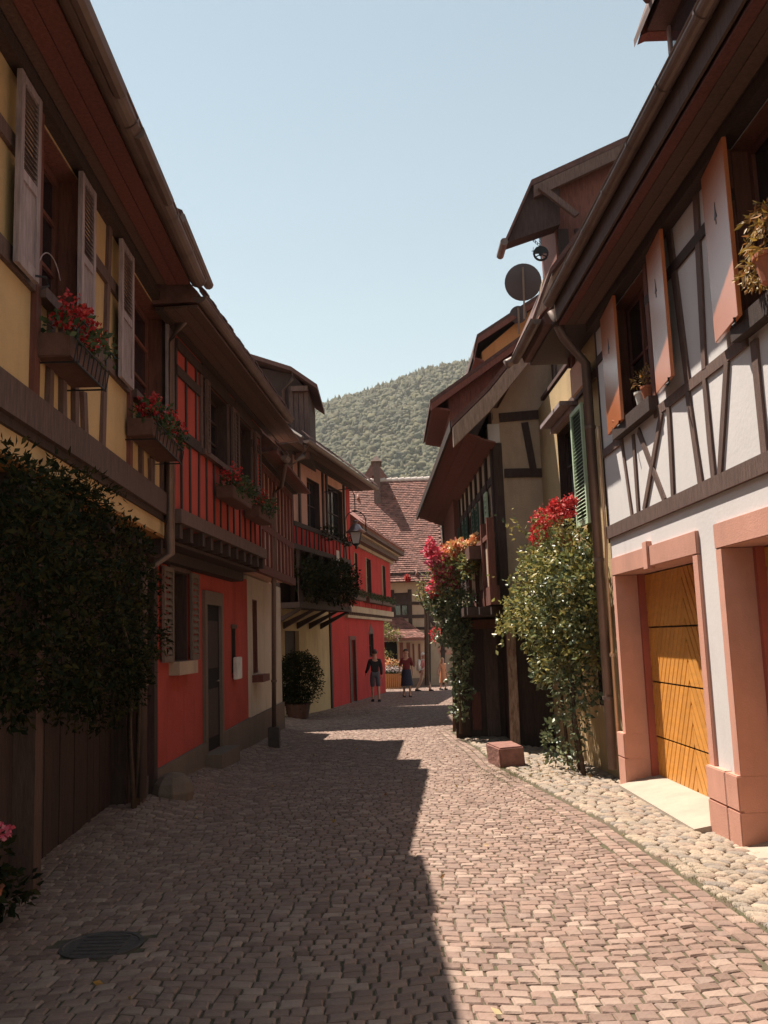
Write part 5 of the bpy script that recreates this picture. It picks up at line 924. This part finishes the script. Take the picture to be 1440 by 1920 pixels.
for q in (atY(1012, 436, YH + .1), atY(995, 446, YH + .1)):
    n = 9
    for k in range(n): c = tp + (np.array(q) - tp) * (k + .5) / n; r_ = [c + np.array([.018 * math.cos(t) * (k % 2), .018 * math.cos(t) * (1 - k % 2), .026 * math.sin(t)]) for t in np.linspace(0, 2 * math.pi, 9)]; b.tube(r_, .006, 4)
b.build('chain', M_black, hp)
# satellite dishes and aerial
def dish(x, y, Y, r, lab, low):
    c = np.array(atY(x, y, Y)); H = thing('satellite_dish', lab, 'satellite dish', c, 'satellite dishes on the orange gable house'); n = 28; b = MB(); N_ = np.array([.10, 1, .35]); N_ /= np.linalg.norm(N_); A_ = np.cross(N_, [0, 0, 1.]); A_ /= np.linalg.norm(A_); B_ = np.cross(A_, N_)
    pr = [(.0, .0), (.3, .012), (.6, .05), (.85, .10), (1., .14)]; V = []
    for s_ in (0, 1):
        for k, dz in pr: V += [c + (A_ * math.cos(t) + B_ * math.sin(t)) * r * max(k, .01) + N_ * (dz * r * 1.0 - .0 + s_ * .012) for t in np.linspace(0, 2 * math.pi, n, endpoint=False)]
    m_ = len(pr); fs = [(s_ * m_ * n + i * n + k, s_ * m_ * n + i * n + (k + 1) % n, s_ * m_ * n + (i + 1) * n + (k + 1) % n, s_ * m_ * n + (i + 1) * n + k) for s_ in (0, 1) for i in range(m_ - 1) for k in range(n)]
    b.add(V, fs).build('reflector', M_dish, H, recalc=False, smooth=True); MB().tube([c - N_ * .03 + B_ * r * .8, c - N_ * .06 - B_ * r * .6, c - N_ * .06 - B_ * (r + low)], .03, 8).build('mast', M_gut, H)
    MB().tube([c - B_ * r * .9 + N_ * .1, c + N_ * r * .9], .012, 6).build('feed_arm', M_gut, H)
dish(981, 529, 24.34, 36 * 20.8 / 1450, 'large round grey satellite dish on a mast above the orange gable', .5); dish(972, 590, 25.04, 17 * 21.4 / 1450, 'small dark dish half hidden below the large satellite dish', .3)
an = atY(1030, 530, 20.47); ha = thing('tv_aerial', 'thin television aerial standing behind the hanging pulley', 'aerial', (an[0], 20.5, 7.5)); b = MB(); b.tube([(an[0], 20.5, 7.5), atY(1028, 462, 20.47)], .022, 6)
tpA = np.array(atY(1028, 466, 20.47)); bo = np.array([-.35, .25, .06]); b.tube([tpA - bo * .2, tpA + bo], .010, 5)
for k in range(7): c = tpA + bo * (k / 6 * 1.1 - .15); b.tube([c + [0, -.04, -.11 - .0 * k], c + [.03, .04, .11]], .006, 4); 
for k in range(4): c = tpA + np.array([.0, 0, .05 * k - .05]); b.tube([c - [.2, .1, 0], c + [.15, .1, .02]], .006, 4)
b.build('antenna', M_black, ha)
# stone block beside the doorway
sb = MB().hexa([(1.50, 12.92, -.4), (1.86, 12.96, -.4), (1.80, 13.5, -.4), (1.40, 13.55, -.4)], [(1.48, 12.92, .035), (1.83, 12.96, .05), (1.75, 13.56, .06), (1.36, 13.58, .045)])
_b = sb.build('stone_block', M_block, None, bev=.02, shift=(1.62, 13.2, G(1.62, 13.2))); tag(_b, 'rough red sandstone block standing at the edge of the cobbled street', 'stone block')
for i in range(9):
    x, y = rr(1.5, 2.4), rr(14.4, 17); o = MB().lathe((x, y, G(x, y)), [(.02, 0), (rr(.05, .1), .01), (rr(.04, .08), .03), (.01, .04)], 7).build('loose_stone', M_ver, None, shift=(x, y, G(x, y))); tag(o, 'small pale loose stone on the ground before the brown doorway', 'stone', 'loose stones before the doorway')
P = [(a, b_, G(a, b_) + .02) for a, b_ in ((rr(1.7, 2.75), rr(11, 14)) for _ in range(90))] + [(a, b_, G(a, b_) + .02) for a, b_ in ((rr(-2.4, 2), rr(4, 16)) for _ in range(50))]
tag(leaves('fallen_leaves', M_dry, None, P, .05, aspect=.5), 'scattered dry fallen leaves on the paving', 'leaves')
# ================================================================ people
def skinned(name, joints, edges, rad, m, parent, root=0, sub=2, post=None):
    me = bpy.data.meshes.new(name); me.from_pydata([tuple(j) for j in joints], edges, []); o = bpy.data.objects.new(name, me); COL.objects.link(o)
    sk = o.modifiers.new('s', 'SKIN'); sk.use_smooth_shade = True
    for i, r in enumerate(rad): v = me.skin_vertices[0].data[i]; v.radius = (r if hasattr(r, '__len__') else (r, r)); v.use_root = (i == root)
    su = o.modifiers.new('u', 'SUBSURF'); su.levels = su.render_levels = sub
    dg = bpy.context.evaluated_depsgraph_get(); nm = bpy.data.meshes.new_from_object(o.evaluated_get(dg)); bpy.data.objects.remove(o); nm.materials.clear(); nm.materials.append(m); nm.shade_smooth()
    q = bpy.data.objects.new(name, nm); COL.objects.link(q); q.parent = parent; return q
def person(loc, yaw, h, label, top, bottom, hair, legs='shorts', sleeve=.5, stride=.0, armL=(.0, .0), armR=(.0, .0), longhair=False, skirt=False):
    H = thing('person', label, 'person', loc, 'people walking at the end of the street'); H.rotation_euler = (0, 0, yaw); k = h / 1.75; w = .92
    J_ = []; E_ = []; R_ = []
    def j(x, y, z, r, p=None): J_.append((x * k, y * k, z * k)); R_.append(r * k if not hasattr(r, '__len__') else (r[0] * k, r[1] * k)); i = len(J_) - 1; (E_.append((p, i)) if p is not None else None); return i
    pel = j(0, 0, .95, (.135, .10)); wa_ = j(0, 0, 1.12, (.115, .085), pel); chs = j(0, 0, 1.32, (.145, .10), wa_); nk = j(0, 0, 1.46, .055, chs); hd0 = j(0, -.01, 1.56, .075, nk); hd = j(0, -.015, 1.66, .092, hd0); hd2 = j(0, -.005, 1.73, .06, hd)
    j(0, -.115, 1.635, .014, hd); [j(s * .095, .0, 1.64, .018, hd) for s in (-1, 1)]; j(0, -.10, 1.585, .02, hd0)
    ft = {}; hn = {}
    for s, ar in ((-1, armL), (1, armR)):
        st = stride * s; hip = j(s * .09, 0, .90, .088, pel); kn = j(s * .10, -st * .30 - .02, .49, .058, hip); an_ = j(s * .10, -st * .62 + (.10 if st < 0 else 0), .09, .036, kn); to = j(s * .11, -st * .62 - .12, .03, .034, an_)
        sh_ = j(s * .17, 0, 1.40, .055, chs); el = j(s * (.215 + ar[0] * .4), .03 - ar[1] * .15, 1.13, .042, sh_); wr_ = j(s * (.225 + ar[0]), -.05 - ar[1], .90 + ar[1] * .6, .028, el)
        pm = j(s * (.228 + ar[0]), -.07 - ar[1] * 1.1, .84 + ar[1] * .6, (.034, .018), wr_)
        for fi, (fy, fl_) in enumerate(((-.03, .07), (-.01, .085), (.01, .08), (.028, .062))): a_ = j(s * (.23 + ar[0]), -.07 - ar[1] * 1.1 + fy, .80 + ar[1] * .6, .010, pm); j(s * (.222 + ar[0]), -.08 - ar[1] * 1.1 + fy, .80 + ar[1] * .6 - fl_ * .6, .008, a_)
        j(s * (.212 + ar[0]), -.115 - ar[1] * 1.1, .83 + ar[1] * .6, .010, pm); ft[s] = (hip, kn, an_, to); hn[s] = (sh_, el, wr_)
    body = skinned('body', J_, E_, R_, M_skin, H)
    for s in (-1, 1): a = [J_[i] for i in ft[s]]; MB().hexa([(a[3][0] - .045 * k, a[3][1] - .04, 0.), (a[3][0] + .045 * k, a[3][1] - .04, 0), (a[2][0] + .045 * k, a[2][1] + .07, 0), (a[2][0] - .045 * k, a[2][1] + .07, 0)], [(a[3][0] - .04 * k, a[3][1] - .02, .05), (a[3][0] + .04 * k, a[3][1] - .02, .05), (a[2][0] + .045 * k, a[2][1] + .06, .10), (a[2][0] - .045 * k, a[2][1] + .06, .10)]).build('shoe', M_jack, H, bev=.01, shift=(0, 0, 0))
    # clothes
    T = [(0, 0, .86 * k), J_[wa_], J_[chs], (0, 0, 1.42 * k)]; ed = [(0, 1), (1, 2), (2, 3)]; rd = [(.155 * k, .125 * k), (.14 * k, .11 * k), (.168 * k, .122 * k), (.09 * k, .07 * k)]
    for s in (-1, 1): a, b_, c = [np.array(J_[i]) for i in hn[s]]; T += [tuple(a), tuple(a + (b_ - a) * min(1, sleeve * 2))]; rd += [.075 * k, .062 * k]; ed += [(2, len(T) - 2), (len(T) - 2, len(T) - 1)]; 
    if sleeve > .6:
        for i, s in enumerate((-1, 1)): T.append(J_[hn[s][2]]); rd.append(.045 * k); ed.append((5 + i * 2, len(T) - 1))
    skinned('shirt', T, ed, rd, top, H, root=0)
    if skirt:
        prof = [(.16 * k, 1.02 * k), (.18 * k, .9 * k), (.21 * k, .62 * k), (.24 * k, .42 * k)]; b_ = MB(); n = 18; V = [(r * math.cos(t) * (1 + .05 * math.sin(5 * t)), r * math.sin(t) * .8, z) for r, z in prof for t in np.linspace(0, 2 * math.pi, n, endpoint=False)]
        b_.add(V, [(i * n + q, i * n + (q + 1) % n, (i + 1) * n + (q + 1) % n, (i + 1) * n + q) for i in range(3) for q in range(n)]); b_.build('skirt', bottom, H, smooth=True, shift=(0, 0, 0))
    else:
        T = [(0, 0, 1.08 * k), (0, 0, .92 * k)]; ed = [(0, 1)]; rd = [(.145 * k, .115 * k), (.15 * k, .12 * k)]
        for s in (-1, 1):
            hp_, kn, an_ = [np.array(J_[i]) for i in ft[s][:3]]; T.append(tuple(hp_)); rd.append(.105 * k); ed.append((1, len(T) - 1)); T.append(tuple(kn)); rd.append(.085 * k); ed.append((len(T) - 2, len(T) - 1))
            if legs == 'long': T.append(tuple(an_)); rd.append(.07 * k); ed.append((len(T) - 2, len(T) - 1))
        skinned('trousers', T, ed, rd, bottom, H)
    hc = np.array([0, .012, 1.675]) * k; b_ = MB(); n = 16; V = []; rows = 7
    for i in range(rows):
        ph = math.pi / 2 - i * (math.pi * .62) / (rows - 1)
        for q in range(n):
            t = 2 * math.pi * q / n; fr_ = max(0, -math.sin(t)); r = .108 * k; z = r * math.sin(ph) * 1.08
            if fr_ > .4: z = max(z, .03 * k)
            V.append((hc[0] + r * .92 * math.cos(ph) * math.cos(t), hc[1] + r * math.cos(ph) * math.sin(t), hc[2] + z))
    b_.add(V, [(i * n + q, i * n + (q + 1) % n, (i + 1) * n + (q + 1) % n, (i + 1) * n + q) for i in range(rows - 1) for q in range(n)]); b_.build('hair', hair, H, smooth=True, shift=(0, 0, 0))
    if longhair: MB().tube([(0, .07 * k, 1.66 * k), (0, .11 * k, 1.52 * k), (0, .12 * k, 1.36 * k)], [.07 * k, .075 * k, .03 * k], 8).build('hair', hair, H, smooth=True, shift=(0, 0, 0))
    for s in (-1, 1): MB().lathe((s * .032 * k, -.103 * k, 1.665 * k), [(.004, -.004), (.010, 0), (.004, .004)], 6).build('eye', M_jack, H, shift=(0, 0, 0))
    return H
def gp(x, y, k=0): d = ray(x, y); t = -Cv[2] / (d[2] + .018 * d[1]); p = Cv + t * d; return (p[0], p[1], G(p[0], p[1]))
person(gp(705, 1316), math.pi + .1, 1.78, 'person in dark jacket and grey shorts seen from behind beside the bright red wall', M_jack, M_shorts, M_hairb, sleeve=.9, stride=.15, armR=(.08, .15))
pr_ = person(gp(764, 1307), .1, 1.78, 'person in maroon top and navy skirt walking towards us at street centre', M_maroon, M_navy, M_hairb, sleeve=.5, stride=.12, skirt=True, armL=(.05, .2))
wp = gp(796, 1296); person(wp, -math.pi / 2 - .5 + math.pi, 1.62, 'white-haired person in pink top and beige trousers striding with a white backpack', M_pinkt, M_beige, M_hairw, legs='long', sleeve=.5, stride=.42)
person(gp(832, 1294), .6, 1.38, 'small blond person in orange dress beside the vine covered post', M_orangec, M_orangec, M_hairy, sleeve=.2, stride=.08, skirt=True, longhair=True, armL=(.18, .05))
bpk = thing('backpack', 'white backpack worn by the white-haired person', 'backpack', (wp[0] - .20, wp[1] - .10, wp[2] + 1.12)); c = np.array([wp[0] - .20, wp[1] - .10, wp[2] + 1.12])
MB().hexa([c + [-.12, -.15, -.25], c + [.08, -.15, -.25], c + [.08, .15, -.25], c + [-.12, .15, -.25]], [c + [-.08, -.12, .24], c + [.09, -.12, .24], c + [.09, .12, .24], c + [-.08, .12, .24]]).build('bag', M_whitec, bpk, bev=.04, smooth=True)
MB().hexa([c + [-.17, -.1, -.2], c + [-.12, -.1, -.2], c + [-.12, .1, -.2], c + [-.17, .1, -.2]], [c + [-.15, -.09, .0], c + [-.11, -.09, .0], c + [-.11, .09, .0], c + [-.15, .09, .0]]).build('pocket', M_whitec, bpk, bev=.02)
for s in (-1, 1): MB().tube([c + [.07, s * .10, .2], c + [.2, s * .11, .26], c + [.32, s * .11, .1], c + [.2, s * .12, -.15], c + [.07, s * .12, -.2]], .018, 6).build('strap', M_whitec, bpk)
# ================================================================ wooded hill
def ridge(x): 
    k = [(-2500, 270), (-900, 270), (-260, 255), (-106, 322), (-60, 345), (15, 362), (60, 376), (121, 388), (260, 410), (600, 430), (2500, 400)]
    for (a, b), (c, d) in zip(k, k[1:]):
        if x <= c: t = (x - a) / (c - a); return b + (d - b) * t
    return 500
def hz(x, y):
    t = (y - 500) / 780; n = noise.noise(Vector((x / 160, y / 160, 3))) * 8 + noise.noise(Vector((x / 60, y / 60, 9))) * 4
    if t <= 0: return -1.3
    return (ridge(x) + n) * (smooth(min(t, 1)) * .35 + min(t, 1) * .65) * (1 if t < 1 else max(.1, 1 - (t - 1) * 1.2)) - 1.3 * (1 - min(1, t))
hill = sheet('hill', M_earth, -900, 900, 480, 1700, 90, 80, hz)
ico = bmesh.new(); bmesh.ops.create_icosphere(ico, subdivisions=2, radius=1); iv = np.array([v.co[:] for v in ico.verts]); ifc = np.array([[v.index for v in fc.verts] for fc in ico.faces]); ico.free()
VS = []; FS_ = []; cnt = 0; nv = len(iv)
for k in range(11000):
    y = rr(600, 1300); a = rr(-.16, .20) if RN() < .82 else rr(-.5, .6); x = a * y; z = hz(x, y); r = rr(2.6, 5.0) * (1 if RN() > .1 else 1.25)
    con = RN() < (.5 if y > 1190 else .05)
    j_ = 1 + .34 * np.random.normal(size=(nv, 1)).clip(-1.5, 1.5) * .7; sc_ = np.array([r * rr(.8, 1.1), r * rr(.8, 1.1), r * (1.7 if con else rr(.8, 1.15))]); P = iv * j_ * sc_
    if con: P[:, :2] *= (1.0 - .75 * ((iv[:, 2:3] + 1) / 2)) * 1.0
    VS.append(P + [x, y, z + r * .6]); FS_.append(ifc + cnt); cnt += nv
V = np.concatenate(VS); T = np.concatenate(FS_); me = bpy.data.meshes.new('forest'); me.vertices.add(len(V)); me.vertices.foreach_set('co', V.ravel()); me.loops.add(T.size); me.loops.foreach_set('vertex_index', T.ravel().astype(np.int32))
me.polygons.add(len(T)); me.polygons.foreach_set('loop_start', (np.arange(len(T)) * 3).astype(np.int32)); me.update(calc_edges=True); me.materials.append(M_tree)
o = bpy.data.objects.new('forest', me); COL.objects.link(o); o['kind'] = 'stuff'; o['label'] = 'dense mixed wood covering the hill beyond the roofs'; o['category'] = 'forest'
# ================================================================ air
hzm = bpy.data.materials.new('air_haze'); hzm.use_nodes = True; n = hzm.node_tree.nodes; n.clear(); pv = n.new('ShaderNodeVolumePrincipled'); ou = n.new('ShaderNodeOutputMaterial')
pv.inputs['Color'].default_value = (.97, .97, .96, 1); pv.inputs['Density'].default_value = .00013; hzm.node_tree.links.new(pv.outputs[0], ou.inputs['Volume'])
hb2 = MB().wbox(-3100, 3100, -1600, 3600, -3, 640).build('haze', hzm); hb2['kind'] = 'stuff'; SC.cycles.volume_bounces = 0
